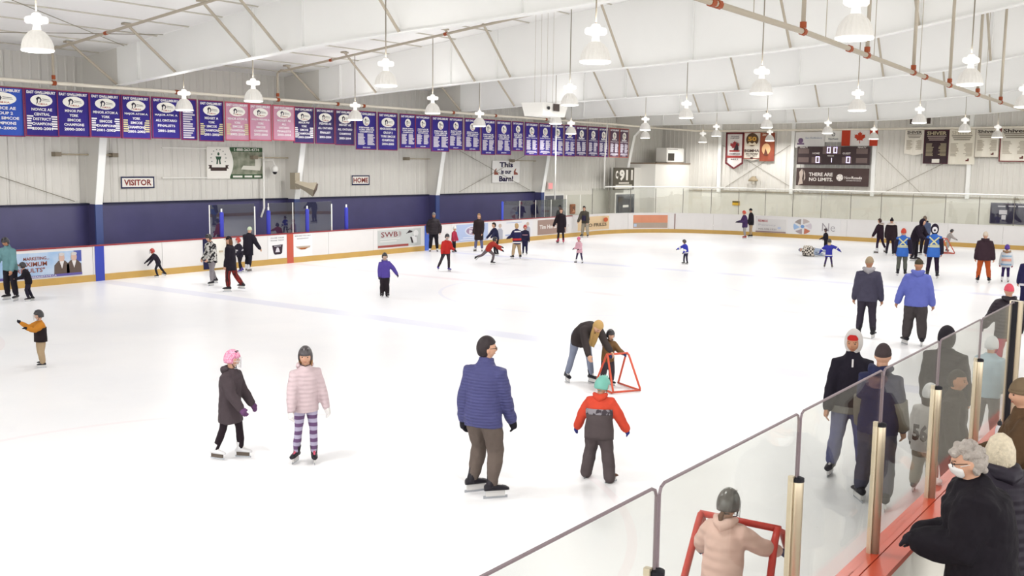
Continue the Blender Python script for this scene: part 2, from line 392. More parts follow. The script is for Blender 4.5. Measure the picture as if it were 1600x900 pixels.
# netting rail over the end glass
net = sroot('trim_11')
s = s_of_x(22.4); pts = []
while s < S_NEAR: p, n = path(s); q = p+n*.25; pts.append((q[0], q[1], 2.52)); s += .8
obj('net_rail', MB().tube(pts, .035, 8), M_white, net, True)
for X, Y, z0 in ((17.65, 13.2, 1.9), (22.5, 13.25, 2.4)):
    pp = [(X, Y, z0), (X, Y, 4.0), (X+.35, Y+.1, 5.9)] if X > 20 else [(X, Y, z0), (X, Y, 6.0)]
    obj('net_post', MB().tube(pp, .035, 8), M_white, net, True)

# ---- far side wall
WY = 16.2; Z0 = 2.2
wf = sroot('wall_far')
obj('block_wall', MB().box((-42, 16.1, 0), (20.4, 16.5, Z0)), M_navy, wf)
obj('block_wall', MB().box((20.4, 16.1, 0), (34.6, 16.5, Z0)), M_block, wf)
obj('ledge', MB().box((-42, 16.02, Z0-.03), (20.4, 16.2, Z0+.03)), mat('ledge', '24243c', .6), wf)  # proud ledge, its dark colour paints the shadow line on the wall top
obj('wall_backing', MB().box((-42, WY+.03, Z0), (34.6, WY+.12, 7.3)), M_cream, wf)
def siding(mbz0, mbz1, wdt=1.2):
    mb = MB(); k = 4; st = wdt/k; pts = []
    for i in range(k): x = i*st; pts += [(x, 0), (x+st*.62, 0), (x+st*.7, -.025), (x+st*.85, -.025), (x+st*.93, 0)]
    pts.append((wdt-.008, 0)); n = len(pts)
    mb.add([(x, y, mbz0) for x, y in pts]+[(x, y, mbz1) for x, y in pts], [(i, i+1, n+i+1, n+i) for i in range(n-1)]); return mb
sm = mesh_of(siding(0, 4.9), 'siding_panel', M_cream)
for i in range(63):
    o = obj('siding_panel', None, None, wf, mesh=sm); o.location = (-41+1.2*i, WY, Z0)
# ---- end wall
EX = 34.6; we = sroot('wall_end')
obj('block_wall', MB().box((EX, -32, 0), (EX+.4, 16.4, 2.15)), M_block, we)
obj('wall_backing', MB().box((EX+.03, -32, 2.1), (EX+.15, 16.4, 10.6)), M_cream, we)
obj('ledge', MB().box((EX-.06, -20, 2.12), (EX, 16.2, 2.2)), mat('dirty_ledge', 'a39a88', .8), we)
sm2 = mesh_of(siding(0, 8.3), 'siding_panel', M_cream)
for i in range(38):
    o = obj('siding_panel', None, None, we, mesh=sm2); o.location = (EX, 16.2-1.2*i, 2.2); o.rotation_euler = (0, 0, -math.pi/2)
for y in (12.1, 7.4, 2.6, -2.5, -7.4, -12.3): obj('wall_column', MB().box((EX-.2, y-.1, 2.1), (EX-.02, y+.1, 8.0)), M_steel, we)
# ---- roof
RZ0, RSL, RY = 7.0, .11, -12.0
def roofz(y): return RZ0+RSL*(16.2-y) if y > RY else RZ0+RSL*(16.2-RY)-RSL*(RY-y)
rp = [(16.5, roofz(16.5)), (RY, roofz(RY)), (-32, roofz(-32))]
mbc = MB(); mbc.add([(x, y, z+t) for t in (0, .15) for x in (-42, 35) for y, z in rp], [(0, 1, 4, 3), (1, 2, 5, 4), (6, 9, 10, 7), (7, 10, 11, 8)])
ceil_ = struct('ceiling', mbc, M_roof)
y = 15.2
while y > -12:
    obj('purlin', MB().tube([(-42, y, roofz(y)-.02), (34.6, y, roofz(y)-.02)], .022, 5), mat('purlin', 'cbc6ba', .6), ceil_); y -= 1.55
# ---- steel frames
FXS = [-31.95, -23.3, -14.65, -6.0, 2.65, 11.3, 19.95, 28.6]
DZ = [.3, .3, .3, .28, .05, -.07, -.24, -.42]
BOT = [(14.2, 6.03), (10.5, 6.24), (5, 6.5), (0, 6.66), (-4, 6.88), (-6.7, 7.08), (-9.2, 7.5), (-12, 7.95)]
for i, (X, dz) in enumerate(zip(FXS, DZ)):
    fr_ = sroot('trim_%d' % (i+1), (X, 16.0, 0))
    bot = [(y, z+dz*min(1.2, (14.2-y)/9)) for y, z in BOT]
    col = [(15.55, 2.2), (15.1, 4.4), (14.88, 5.4), (14.2, 6.03)]
    wy = WY-.04
    F = frame((X, 0, 0), (0, 1, 0), (0, 0, 1))
    if X < 0 and i < 3: pass
    obj('column_web', MB().prism([(15.6, 2.2)]+col[1:]+[(14.2, roofz(14.2)-.02), (wy, roofz(wy)-.02), (wy, 2.2)], F, -.008, .008), M_cream, fr_)
    obj('column_foot', MB().box((X-.13, 15.5, 0), (X+.13, 15.56, 2.2)), mat('navy_gloss', '3a4a80', .35, spec=.5) if X < 20 else M_steel, fr_)
    obj('column_foot_web', MB().box((X-.008, 15.56, 0), (X+.008, 16.08, 2.2)), M_navy if X < 20 else M_block, fr_)
    R = [[(X-.13, y_, z_), (X+.13, y_, z_), (X+.13, y_+.03, z_+.008), (X-.13, y_+.03, z_+.008)] for y_, z_ in [(15.5, 2.2)]+col[1:]]
    obj('column_flange', MB().rings(R), M_steel, fr_)
    poly = bot+[(RY, roofz(RY)-.02), (14.2, roofz(14.2)-.02)]
    obj('rafter_web', MB().prism(poly, F, -.008, .008), M_steel, fr_)
    R = [[(X-.14, y_, z_-.03), (X+.14, y_, z_-.03), (X+.14, y_, z_), (X-.14, y_, z_)] for y_, z_ in bot]
    obj('rafter_flange', MB().rings(R), M_steel, fr_)
    for ys in (13.0, 7.6, 5.6, -1.6, -8): # stiffener plates
        zb = np.interp(-ys, [-q[0] for q in bot], [q[1] for q in bot]); obj('stiffener', MB().box((X-.1, ys-.008, zb), (X-.008, ys+.008, roofz(ys)-.03)), M_steel, fr_)
    for yb in ((14.1, 11.1, 7.7, 6.4, 2.1, -4.6) if i == 3 else (14.1, 11.1, 6.5, 5.0, .7, -4.6, -8)):
        zb = float(np.interp(-yb, [-q[0] for q in bot], [q[1] for q in bot])); zt = roofz(yb)-.03; dx = 1.7
        obj('flange_brace', MB().tube([(X-.1, yb, zb), (X-dx, yb, zt)], .04, 6), M_brace, fr_)
        obj('brace_plate', MB().box((X-dx-.12, yb-.08, zt-.03), (X-dx+.12, yb+.08, zt+.02)), M_brace, fr_)
# far half of the roof, over the stands
for i, X in enumerate(FXS):
    o = obj('rafter_web', MB().prism([(RY, 7.95), (-20, 7.3), (-30, 6.4), (-30, roofz(-30)-.02), (RY, roofz(RY)-.02)], frame((X, 0, 0), (0, 1, 0), (0, 0, 1)), -.008, .008), M_steel, bpy.data.objects['trim_%d' % (i+1)])
# diagonal rods
rods = sroot('trim_12')
for a, b in (((-13.9, 15.5, roofz(15.5)-.1), (-6.2, 11.5, roofz(11.5)-.1)), ((-13.9, 8.5, roofz(8.5)-.1), (-6.2, 13.5, roofz(13.5)-.1))):
    obj('bracing_rod', MB().tube([a, b], .012, 5), mat('rod', '8f8878', .5), rods)
for a, b in (((13.6, 2.3), (19.6, 4.3)), ((13.6, 4.3), (19.6, 2.3)), ((-14, 4.8), (-6.5, 2.3))):
    obj('bracing_rod', MB().tube([(a[0], 16.1, a[1]), (b[0], 16.1, b[1])], .012, 5), mat('rod', '8f8878', .5), rods)
for a, b in (((6.9, 2.2), (12, 5.0)), ((12, 2.2), (7.6, 5.0)), ((-.2, 2.2), (2.4, 4.6)), ((2.2, 2.2), (-2.3, 4.6))):
    obj('bracing_rod', MB().tube([(EX-.05, a[0], a[1]), (EX-.05, b[0], b[1])], .012, 5), mat('rod', '8f8878', .5), rods)
# ================================================================ pipes, lamps
def pipe(name, pts, r, label, cat='pipe', coup=(), m=None):
    o = obj(name, MB().tube(pts, r, 8), m or M_pipe, None, True); tag(o, label, cat)
    for c, d in coup:
        c = np.array(c); d = np.array(d)/np.linalg.norm(d); obj('coupling', MB().tube([c-d*.06, c+d*.06], r*1.35, 8), M_coup, o)
    return o
PY = 13.98
cps = [(aty(px, y, PY)[0]) for px, y in ((84, 130), (276, 142), (434, 155), (527, 162), (568, 165), (708, 173), (774, 178), (853, 187))]
mp = pipe('sprinkler_pipe', [(-42, PY, 5.93), (25.5, PY, 5.93), (28, 13.9, 5.9), (33.4, 13.2, 5.85), (33.9, 11.5, 5.85), (33.9, -14, 5.95)], .055, 'long cream sprinkler main running above the championship banners', coup=[((x, PY, 5.93), (1, 0, 0)) for x in cps])
for px, y0, y1, nm in ((84, 85, 130, 'cream riser pipe left of the blue banner row, up to the roof'), (434, 113, 155, 'cream riser pipe above the pale pink banners')):
    x = aty(px, y1, PY)[0]; zt = roofz(13.7)-.3
    pts = [(x, PY, 5.98), (x, PY, zt-.1), (x, PY-.2, zt)]; y = PY-.4
    while y > -10: pts.append((x, y, roofz(y)-.33)); y -= 1.5
    pipe('sprinkler_branch', pts, .042, nm, coup=[((x, 11.2, roofz(11.2)-.33), (0, -1, RSL)), ((x, 6, roofz(6)-.33), (0, -1, RSL)), ((x, PY, 6.1), (0, 0, 1))], m=M_brace)
rp_ = [(-15, -9, 6.03), (-8, -9, 5.99), (0, -9, 5.8), (12, -9, 5.64), (33.5, -9, 5.6)]
cz = lambda x: float(np.interp(x, [p[0] for p in rp_], [p[2] for p in rp_]))
xs = [aty(px, 60, -9)[0] for px in (1110, 1120, 1254, 1328, 1356, 1430, 1449, 1488, 1533, 1570)]
mp2 = pipe('sprinkler_pipe', rp_, .05, 'sloping grey sprinkler main hanging over the stands side of the ice', coup=[((x, -9, cz(x)), (1, 0, 0)) for x in xs], m=M_brace)
for k, px in enumerate((1254, 1356, 1430, 1488, 1533, 1570)):
    x = aty(px, 60, -9)[0]
    d = obj('drop_pipe', MB().tube([(x, -9, cz(x)), (x, -9, roofz(-9)-.1)], .04, 8), M_brace, mp2, True); obj('coupling', MB().lathe([(.056, 0), (.056, .1)], 10, (x, -9, cz(x)+.06)), M_coup, d)
for px in (1176, 1290, 1367, 1440, 1545):
    x = aty(px, 60, -9)[0]; obj('hanger_wire', MB().tube([(x, -9, cz(x)), (x, -9, roofz(-9))], .008, 4), M_brace, mp2)

M_refl = mat('lamp_reflector', 'e2dfd9', .3, spec=.5, emit=.06, noise=(30, .05)); M_lens = mat('lamp_lens', 'fffaf2', .5, emit=8.0); M_house = mat('lamp_housing', 'f4f2ee', .4, emit=.5)  # housing emission added so the lamp tops look blown-out white
def make_lamp(unlit=False):
    t = thing('pendant_lamp', 'x', 'lamp')
    mb = MB(); prof = [(.262, 0), (.26, .03), (.25, .1), (.225, .18), (.185, .25), (.13, .31), (.08, .34)]; n = 40; rings_ = []
    for r, z in prof: rings_.append([((r*(1+(.025 if k % 2 else -.02)*(z > .02)))*math.cos(2*math.pi*k/n) for _ in (0,)) for k in range(n)])
    R = [[((r*(1+((.02 if k % 2 else -.025) if z > .02 else 0)))*math.cos(2*math.pi*k/n), (r*(1+((.02 if k % 2 else -.025) if z > .02 else 0)))*math.sin(2*math.pi*k/n), z) for k in range(n)] for r, z in prof]
    mb.rings(R)
    obj('reflector', mb, M_refl, t, False, local=True)
    obj('rim', MB().lathe([(.268, -.012), (.272, 0), (.268, .018)], 32), M_house, t, True, local=True)
    obj('lens', MB().lathe([(.25, -.016), (.2, -.026), (.02, -.03)], 24), M_lens, t, True, local=True)
    obj('collar', MB().lathe([(.075, .33), (.07, .36), (.06, .43), (.09, .45)], 16), flat('8d8478') if unlit else M_house, t, True, local=True)
    obj('housing', MB().bbox((-.15, -.15, .45), (.15, .15, .57), .03), M_house, t, local=True)
    obj('housing_cap', MB().lathe([(.09, .57), (.07, .62), (.03, .64)], 12), M_house, t, True, local=True)
    return t
lamp0 = make_lamp()
rodmesh = mesh_of(MB().tube([(0, 0, 0), (0, 0, 1)], .014, 6), 'rod', M_brace)
LSPOTS = [((59,79),.92),((603,134),.9),((890,164),.88),((1072,184),.88),((1198,199),.88),((1293,208),.86),((1365,217),.78),
 ((396,158),.84),((676,177),.84),((868,193),.84),((1008,203),.84),((1119,212.5),.82),((1202.5,220),.755),
 ((288,172),.76),((555,187),.76),((749,197),.76),((892,209),.74),((1008,215.5),.74),((1098,222),.72),
 ((930,97),.87),((1189,146),.87),((1339,172.5),.87),((1436,192),.87),((1507,205),.87),((1558,214.5),.81),
 ((1335,60),.92),((1515,132),.91),((1600,167),.9)]
HIDDEN = [(-24.5, 1.4), (-33, 1.4), (-14.5, 11), (-23.5, 11), (-33, 11), (-19, -6), (-28, -6), (-37, -6), (-19, -11), (-28, -11), (15.6, -9.6), (24.3, -9.3), (-37, 4), (-10, -20), (-20, -20), (2, -20), (-28,-20), (12,-20)]  # unseen lamps added so the near ice is lit evenly
ROWN = ['over the centre of the ice', 'over the far side of the ice', 'close to the championship banners', 'in the second row from the stands', 'in the row nearest the stands']
used = False; rowc = {}
def put_lamp(p, label, rods=True):
    global used
    t = lamp0 if not used else copy_tree(lamp0); used = True
    t.location = p; tag(t, label, 'lamp', 'pendant lamps over the ice')
    r = obj('hanging_rod', None, None, t, mesh=rodmesh); r.location = (0, 0, .62); r.scale = (1, 1, roofz(p[1])-p[2]-.64)
    ld = bpy.data.lights.new('lamp_light', 'AREA'); ld.shape = 'DISK'; ld.size = .45; ld.energy = LAMP_W*(1.0 if p[0] < 20 else .62); ld.color = (1, .99, .98)
    lo = bpy.data.objects.new('lamp_light', ld); COL.objects.link(lo); lo.parent = t; lo.location = (0, 0, -.05)
    ud = bpy.data.lights.new('lamp_uplight', 'AREA'); ud.shape = 'DISK'; ud.size = .3; ud.energy = LAMP_W*.07; ud.color = (1, .99, .98)
    uo = bpy.data.objects.new('lamp_uplight', ud); COL.objects.link(uo); uo.parent = t; uo.location = (0, 0, .66); uo.rotation_euler = (math.pi, 0, 0)
    return t
bounds = [0, 7, 13, 19, 25, 28]; ORD = ['first', 'second', 'third', 'fourth', 'fifth', 'sixth', 'seventh']
for i, (q, t_) in enumerate(LSPOTS):
    P = atz(*q, 5.7); P = CAM+(P-CAM)*t_
    row = max(k for k in range(5) if i >= bounds[k]); j = i-bounds[row]; n = bounds[row+1]-bounds[row]
    put_lamp(P, 'white pendant lamp %s, %s from the scoreboard wall' % (ROWN[row], ORD[n-1-j]))
for x, y in HIDDEN: put_lamp((x, y, 5.45), 'unseen white pendant lamp added to light the hall')

# ================================================================ wall furniture, signs, banners
FW = lambda x, z, y=WY: frame((x, y, z), (1, 0, 0), (0, 0, 1))            # far wall, facing the ice
FE = lambda y, z, x=EX: frame((x, y, z), (0, -1, 0), (0, 0, 1))           # end wall, facing the ice
def panel(name, label, cat, fr, u0, u1, v0, v1, m, off=.03, t=.03, group=None, parent=None):
    o = obj(name, MB().prism(rect(u0, u1, v0, v1), fr, off, off+t), m, parent)
    if parent is None: tag(o, label, cat, group)
    return o
def add(o, name, fr, polys, m, off, t=.004):
    mb = MB()
    for p in polys: mb.prism(p, fr, off, off+t)
    r_ = obj(name, mb, m, o)
    if len(polys) > 4: r_['kind'] = 'stuff'
    return r_
def border(u0, u1, v0, v1, b): return [rect(u0, u1, v0, v0+b), rect(u0, u1, v1-b, v1), rect(u0, u0+b, v0+b, v1-b), rect(u1-b, u1, v0+b, v1-b)]
# --- name signs
for px0, py0, px1, py1, s in ((189, 276, 242, 294, 'VISITOR'), (550, 274, 578, 289, 'HOME')):
    a = aty(px0, py0, 16.1); b = aty(px1, py1, 16.1); fr = FW(a[0], b[2]); W, H = b[0]-a[0], a[2]-b[2]
    o = panel('wall_sign', 'white sign with navy border reading %s on the cream far wall' % s, 'sign', fr, 0, W, 0, H, flat('f0ece4'), .05)
    add(o, 'sign_border', fr, border(0, W, 0, H, .05), flat('2c3050'), .08); lettering(o, fr, [(s, W/2, H/2, W*.82, H*.52)], flat('8c3b34'), .087, bold=.03)
# --- garden sign
a = aty(323, 229, 16.1); b = aty(411, 279, 16.1); fr = FW(a[0], b[2]); W, H = b[0]-a[0], a[2]-b[2]
o = panel('wall_sign', 'landscaping sign with green garden picture and round emblem on far wall', 'sign', fr, 0, W, 0, H, flat('ece9e0'), .05)
add(o, 'garden_picture', fr, [rect(W*.42, W, .14*H, .86*H)], mat('garden', '4f5b43', .6, kind='grain', col2='a9aa98', scale=3.5), .08)
add(o, 'picture_bar', fr, [rect(W*.4, W, .86*H, H)], flat('3f5a3e'), .082); add(o, 'picture_bar', fr, [rect(W*.4, W, 0, .14*H)], flat('3f5a3e'), .082)
add(o, 'emblem_ground', fr, [[(W*.0, H)]+[(W*(.38+.08*math.sin(math.pi*i/12)), H*(i/12)) for i in range(12, -1, -1)]+[(0, 0)]], flat('efece4'), .088)
add(o, 'emblem_ring', fr, [rect(W*.2+W*.13*math.cos(t)-.025, W*.2+W*.13*math.cos(t)+.025, H*.66+H*.26*math.sin(t)-.02, H*.66+H*.26*math.sin(t)+.02) for t in [math.pi*(k/9*1.3-.15) for k in range(10)]], flat('8b9088'), .093)
add(o, 'emblem_figure', fr, [circle(W*.2, H*.78, .05, .06, 10), [(W*.15, H*.7), (W*.25, H*.7), (W*.235, H*.6), (W*.165, H*.6)], [(W*.17, H*.6), (W*.195, H*.6), (W*.185, H*.46), (W*.16, H*.46)], [(W*.205, H*.6), (W*.23, H*.6), (W*.24, H*.46), (W*.215, H*.46)]], flat('3c5a46'), .093)
add(o, 'emblem_ribbon', fr, [rect(W*.06, W*.34, H*.25, H*.36), [(W*.02, H*.32), (W*.08, H*.32), (W*.08, H*.43), (W*.02, H*.43), (W*.045, H*.375)], [(W*.38, H*.32), (W*.32, H*.32), (W*.32, H*.43), (W*.38, H*.43), (W*.355, H*.375)]], flat('463632'), .093)
add(o, 'picture_house', fr, [[(W*.6, H*.3), (W*.95, H*.26), (W*.97, H*.4), (W*.64, H*.42)], rect(W*.86, W*.98, H*.4, H*.66)], flat('d6d4c8'), .088)
lettering(o, fr, [('1-888-263-4774', W*.71, H*.93, W*.46, H*.09)], flat('e6e6dc'), .09); add(o, 'text_lines', fr, [rect(W*.45, W*.62, H*.04, H*.1), rect(W*.66, W*.8, H*.04, H*.1), rect(W*.84, W*.97, H*.04, H*.1)], flat('e6e6dc'), .09)
for z in (4.12, 3.05): tag(obj('sign_rail', MB().box((-3.1 if z > 4 else -3.1, 16.1, z-.02), (-1.2, 16.15, z+.02)), M_white), 'thin white %s mounting rail left of the landscaping sign' % ('upper' if z > 4 else 'lower'), 'rail')
# --- This is our Barn
a = aty(770, 251, 16.1); b = aty(812, 285, 16.1); fr = FW(a[0], b[2]); W, H = b[0]-a[0], a[2]-b[2]
o = panel('wall_sign', 'white fabric sign reading This is our Barn! under the banners', 'sign', fr, 0, W, 0, H, flat('f4f2ee'), .05)
lettering(o, fr, [('This', W*.5, H*.82, W*.5, H*.24), ('is our', W*.5, H*.5, W*.38, H*.2), ('Barn!', W*.5, H*.18, W*.52, H*.26)], flat('2a2348'), .087, bold=.04)
for cu in (.14, .86): add(o, 'emblem', fr, [[(W*(cu-.08), H*.36), (W*(cu+.08), H*.36), (W*(cu+.06), H*.44), (W*(cu-.02), H*.5), (W*(cu+.01), H*.66), (W*(cu-.03), H*.62), (W*(cu-.08), H*.52)]], flat('9a5a4a'), .085)
# --- 911 sign on the white block room in the corner
RX0, RY0 = 28.0, 14.2
room = sroot('wall_room')
obj('block_wall', MB().box((28.0, 15.2, 0), (30.0, 16.1, 3.55)), M_white, room); obj('block_wall', MB().box((30.0, RY0, 0), (EX, 16.1, 3.78)), M_white, room)
obj('roof_edge', MB().box((29.95, RY0-.05, 3.78), (EX, 16.1, 3.85)), flat('8f7d6c'), room)
fr = frame(aty(957, 297, 15.15), (1, 0, 0), (0, 0, 1)); q0 = aty(957, 297, 15.15); q1 = aty(990, 262, 15.15); W, H = q1[0]-q0[0], q1[2]-q0[2]
o = panel('wall_sign', 'dark grey sign with big white 911 in the far corner', 'sign', fr, 0, W, 0, H, flat('5c574c'), .02)
lettering(o, fr, [('911', W*.6, H*.66, W*.66, H*.5), ('C', W*.15, H*.68, W*.12, H*.36)], flat('eeeae2'), .06, bold=.05); add(o, 'text_lines', fr, [rect(W*.25, W*.75, H*.27, H*.34), rect(W*.1, W*.9, H*.16, H*.23), rect(W*.08, W*.92, H*.05, H*.12)], flat('d8d4c8'), .056)
def door(name, q0, q1, Y, n):
    a = aty(*q0, Y); b = aty(*q1, Y); fr = frame((a[0], Y, 0), (1, 0, 0), (0, 0, 1)); W, H = b[0]-a[0], a[2]
    d = obj(name, MB().prism(rect(-.1, W+.1, 0, H+.1), fr, .0, .04), M_white); d['kind'] = 'structure'
    add(d, 'door_leaf', fr, [rect(0, W, 0, H)], mat('door_grey', '5c5e66', .35, spec=.5), .04, .03)
    return d, fr, W, H
d, fr, W, H = door('door_1', (851, 306), (878, 341), 16.08, 1)
add(d, 'door_glass', fr, [rect(W*.1, W*.9, .5, H-.2)], mat('dark_pane', '3c3f49', .08, spec=.8), .07, .01)
d, fr, W, H = door('door_2', (962, 304), (989, 334), 15.18, 2)
add(d, 'door_glass', fr, [rect(W*.08, W*.92, .9, H-.12)], mat('dark_pane', '3c3f49', .08, spec=.8), .07, .01); add(d, 'door_notice', fr, [rect(W*.34, W*.66, 1.2, 1.34)], flat('efeee9'), .085)
# --- furnace box on the room roof
a = aty(1027, 231, 15.0); b = aty(1053, 255, 15.0)
t = thing('heater_unit', 'square cream heater unit standing on the corner room roof', 'heater', ((a[0]+b[0])/2, 14.7, 3.85))
w_ = (b[0]-a[0])/2; obj('cabinet', MB().bbox((-w_, -.4, .04), (w_, .4, a[2]-3.85), .05), M_white, t, local=True)
f2 = frame((-w_, -.4, 0), (1, 0, 0), (0, 0, 1)); obj('grille', MB().prism(rect(.12, w_*.8, .15, .6), f2, 0, .02), flat('3f3a34'), t, local=True); obj('vent', MB().prism(rect(.1, w_*1.2, .95*(a[2]-3.9), .99*(a[2]-3.9)), f2, 0, .02), flat('6f6a62'), t, local=True)
obj('foot', MB().box((-w_, -.4, 0), (w_, -.3, .05)), flat('6b5b4c'), t, local=True); obj('foot', MB().box((-w_, .3, 0), (w_, .4, .05)), flat('6b5b4c'), t, local=True)
# --- exit sign, speaker, camera, conduit, gas tube heaters, fire cabinet
a = aty(855, 285, 16.1); t = thing('exit_sign', 'small red lit exit sign above the grey side door', 'sign', (a[0], 16.15, a[2]-.4)); obj('case', MB().bbox((0, -.1, 0), (.5, 0, .42), .03), flat('dcc9c4'), t, local=True); obj('face', MB().box((.06, -.115, .06), (.44, -.1, .36)), mat('exit_face', 'f0a0a0', .5, emit=.3), t, local=True)
a = aty(465, 290, 15.2); t = thing('loudspeaker', 'beige horn loudspeaker bracketed to the white column by the benches', 'loudspeaker', (a[0], 15.2, a[2]-.25))
obj('bracket', MB().box((-.12, .0, .1), (.12, .3, .75)), flat('a99f8c'), t, local=True); mbh = MB(); mbh.tube([(-.1, 0, .35), (.15, -.35, .2), (.35, -.6, .1)], [.1, .18, .3], 4); obj('horn', mbh, flat('b8ae9a'), t, local=True); obj('mouth', MB().tube([(.34, -.59, .105), (.37, -.63, .085)], [.26, .26], 4), flat('6d5f55'), t, local=True)
a = aty(424, 262, 16.0); t = thing('dome_camera', 'white dome security camera hanging on an arm by the landscaping sign', 'camera', (a[0], 15.8, a[2]-.3))
obj('arm', MB().tube([(-.25, .35, .6), (-.05, .05, .6), (0, 0, .4)], .025, 6), M_white, t, local=True); obj('shell', MB().ell((0, 0, .25), (.13, .13, .15)), M_white, t, True, local=True); obj('lens_dome', MB().ell((0, 0, .14), (.09, .09, .1)), M_blackp, t, True, local=True)
a = aty(411, 238, 15.9); b = aty(414, 325, 15.9); tag(obj('conduit', MB().tube([(a[0]+.1, 16.0, a[2]), (b[0], 15.95, b[2]+.6), (b[0], 15.95, b[2]), (b[0]-.2, 15.9, b[2]-.35)], .04, 8), M_white, None, True), 'white drain pipe running down the wall between the benches', 'pipe')
for k, (x0, x1, y) in enumerate(((92, 191, 241), (402, 481, 246), (641, 700, 248), (806, 862, 251))):
    a = aty(x0, y, 15.7); b = aty(x1, y, 15.7)
    t = thing('tube_heater', 'beige wall conduit with box ends passing behind column, %s from the doors' % ['fourth', 'third', 'second', 'nearest'][k], 'conduit', (a[0], 15.7, a[2])); W = b[0]-a[0]
    obj('tube', MB().tube([(.1, .3, 0), (W-.1, .3, 0)], .03, 6), mat('heater', 'b9ad97', .6), t, True, local=True)
    for u in (0, W-.22): obj('end_box', MB().box((u, .22, -.07), (u+.22, .44, .07)), flat('8d8271'), t, local=True)
a = aty(890, 319, 16.1); b = aty(896, 334, 16.1); t = thing('fire_cabinet', 'orange wooden notice box on the wall beside the side door', 'cabinet', (a[0], 16.08, b[2])); obj('case', MB().bbox((0, -.12, 0), (b[0]-a[0], 0, a[2]-b[2]), .02), flat('a8633c'), t, local=True); obj('front', MB().box((.1, -.13, .1), (b[0]-a[0]-.1, -.12, a[2]-b[2]-.1)), mat('front_blot', '6f3f28', .5, kind='blotch', col2='d99a6c', scale=4), t, local=True)

# --- championship banners
M_bn = [mat('banner_navy', '3a3180', .75, spec=.1, noise=(2, .12)), mat('banner_pink', 'c493a8', .75, spec=.1, noise=(2, .08)), mat('banner_blue', '3b57b0', .75, spec=.1, noise=(2, .12)), mat('banner_dusk', '403866', .75, spec=.1, noise=(2, .12)), mat('banner_brown', '5c4858', .75, spec=.1, noise=(2, .1))]
M_bb = [flat('7c2f52'), flat('b9485c'), flat('7c2f52'), flat('7c2f52'), flat('a85040')]
M_ink = flat('eae7ea'); M_logo = flat('f1eee6'); M_line = flat('302c3c'); M_red = flat('a84438'); M_gold = flat('cfc59c'); M_rost = flat('c9c3cf')
BAN = [(-36,36,137,213,2),(36,89.5,138,213.5,0),(88.5,140.5,141,214,0),(139.5,189,145,215,0),(188.5,234.5,148,217,0),(235.5,280.5,151,217,0),(281,306,155,219,0),(309.5,349,158,221,0),(349.5,388,161,220,1),(388.5,424,164,220,1),(425,460,166,220,1),
 (459,491,165,224,3),(491.5,522,168,225,3),(523,553.5,171,227,3),(555,588,173,234,0),(590.5,621.5,176,235,0),(623.5,648,178,232,0),(648.5,672.5,179,232,0),(673,701,181,237,0),(700.5,723.5,182,234,0),(725.5,750.5,184,236,0),(751.5,774,187,242,0),(775.5,799,189,242,0),(799.5,817,190,236,0),
 (820,840.5,192,243,0),(841,860.5,193,243,0),(861,880,194,244,0),(881,898.5,195.5,244.5,0),(900,917.5,197,244.5,3),(918.5,935,198.5,245,3),(935.5,951,200,245.5,3),(952,967.5,201,246,4),(968.5,983,202,246.5,4)]
TXT = [['NOVICE AE', 'GROUP 2', 'YORK SIMCOE', 'CHAMPIONS', '1999-2000'], ['NOVICE AE', 'CENTRAL', 'DISTRICT', 'CHAMPIONS', '2000-2001'], ['MINOR PW', 'YORK', 'SIMCOE', 'CHAMPIONS', '2000-2001'], ['MINOR ATOM A', 'YORK', 'SIMCOE', 'CHAMPIONS', '2001-2002'], ['MAJOR ATOM A', 'YORK', 'SIMCOE', 'CHAMPIONS', '2001-2002'], ['MAJOR ATM. A', 'ALL ONTARIO', 'FINALISTS', '2001-2002'], None, ['MIDGET A', 'YORK', 'SIMCOE', 'CHAMPIONS', '2001-2002'],
 ['MINOR ATOM A', 'YORK', 'SIMCOE', 'CHAMPIONS', '2002-2003'], ['MAJOR PEEWEE A', 'YORK', 'SIMCOE', 'CHAMPIONS', '2002-2003'], ['MIDGET AE', 'ALL', 'ONTARIO', 'FINALISTS', '2003-2004'], ['MINOR PW', 'YORK', 'SIMCOE', 'CHAMPIONS', '2003-2004'], ['PEEWEE AE', 'ALL ONTARIO', 'FINALIST', '2003-2004'], ['MIDGET AE', 'ALL ONTARIO', 'CHAMPIONS', '2003-2004'], None, ['MINOR BANTAM AE', 'GROUP 2', 'YORK SIMCOE', 'CHAMPIONS', '2004-2005']]
ORDW = 'zeroth first second third fourth fifth sixth seventh eighth ninth tenth eleventh twelfth thirteenth fourteenth fifteenth sixteenth seventeenth eighteenth nineteenth'.split()
SIDE = {1, 3, 4, 7, 8, 11}; CN = ['navy', 'faded pink', 'bright blue', 'dark navy', 'brownish navy']
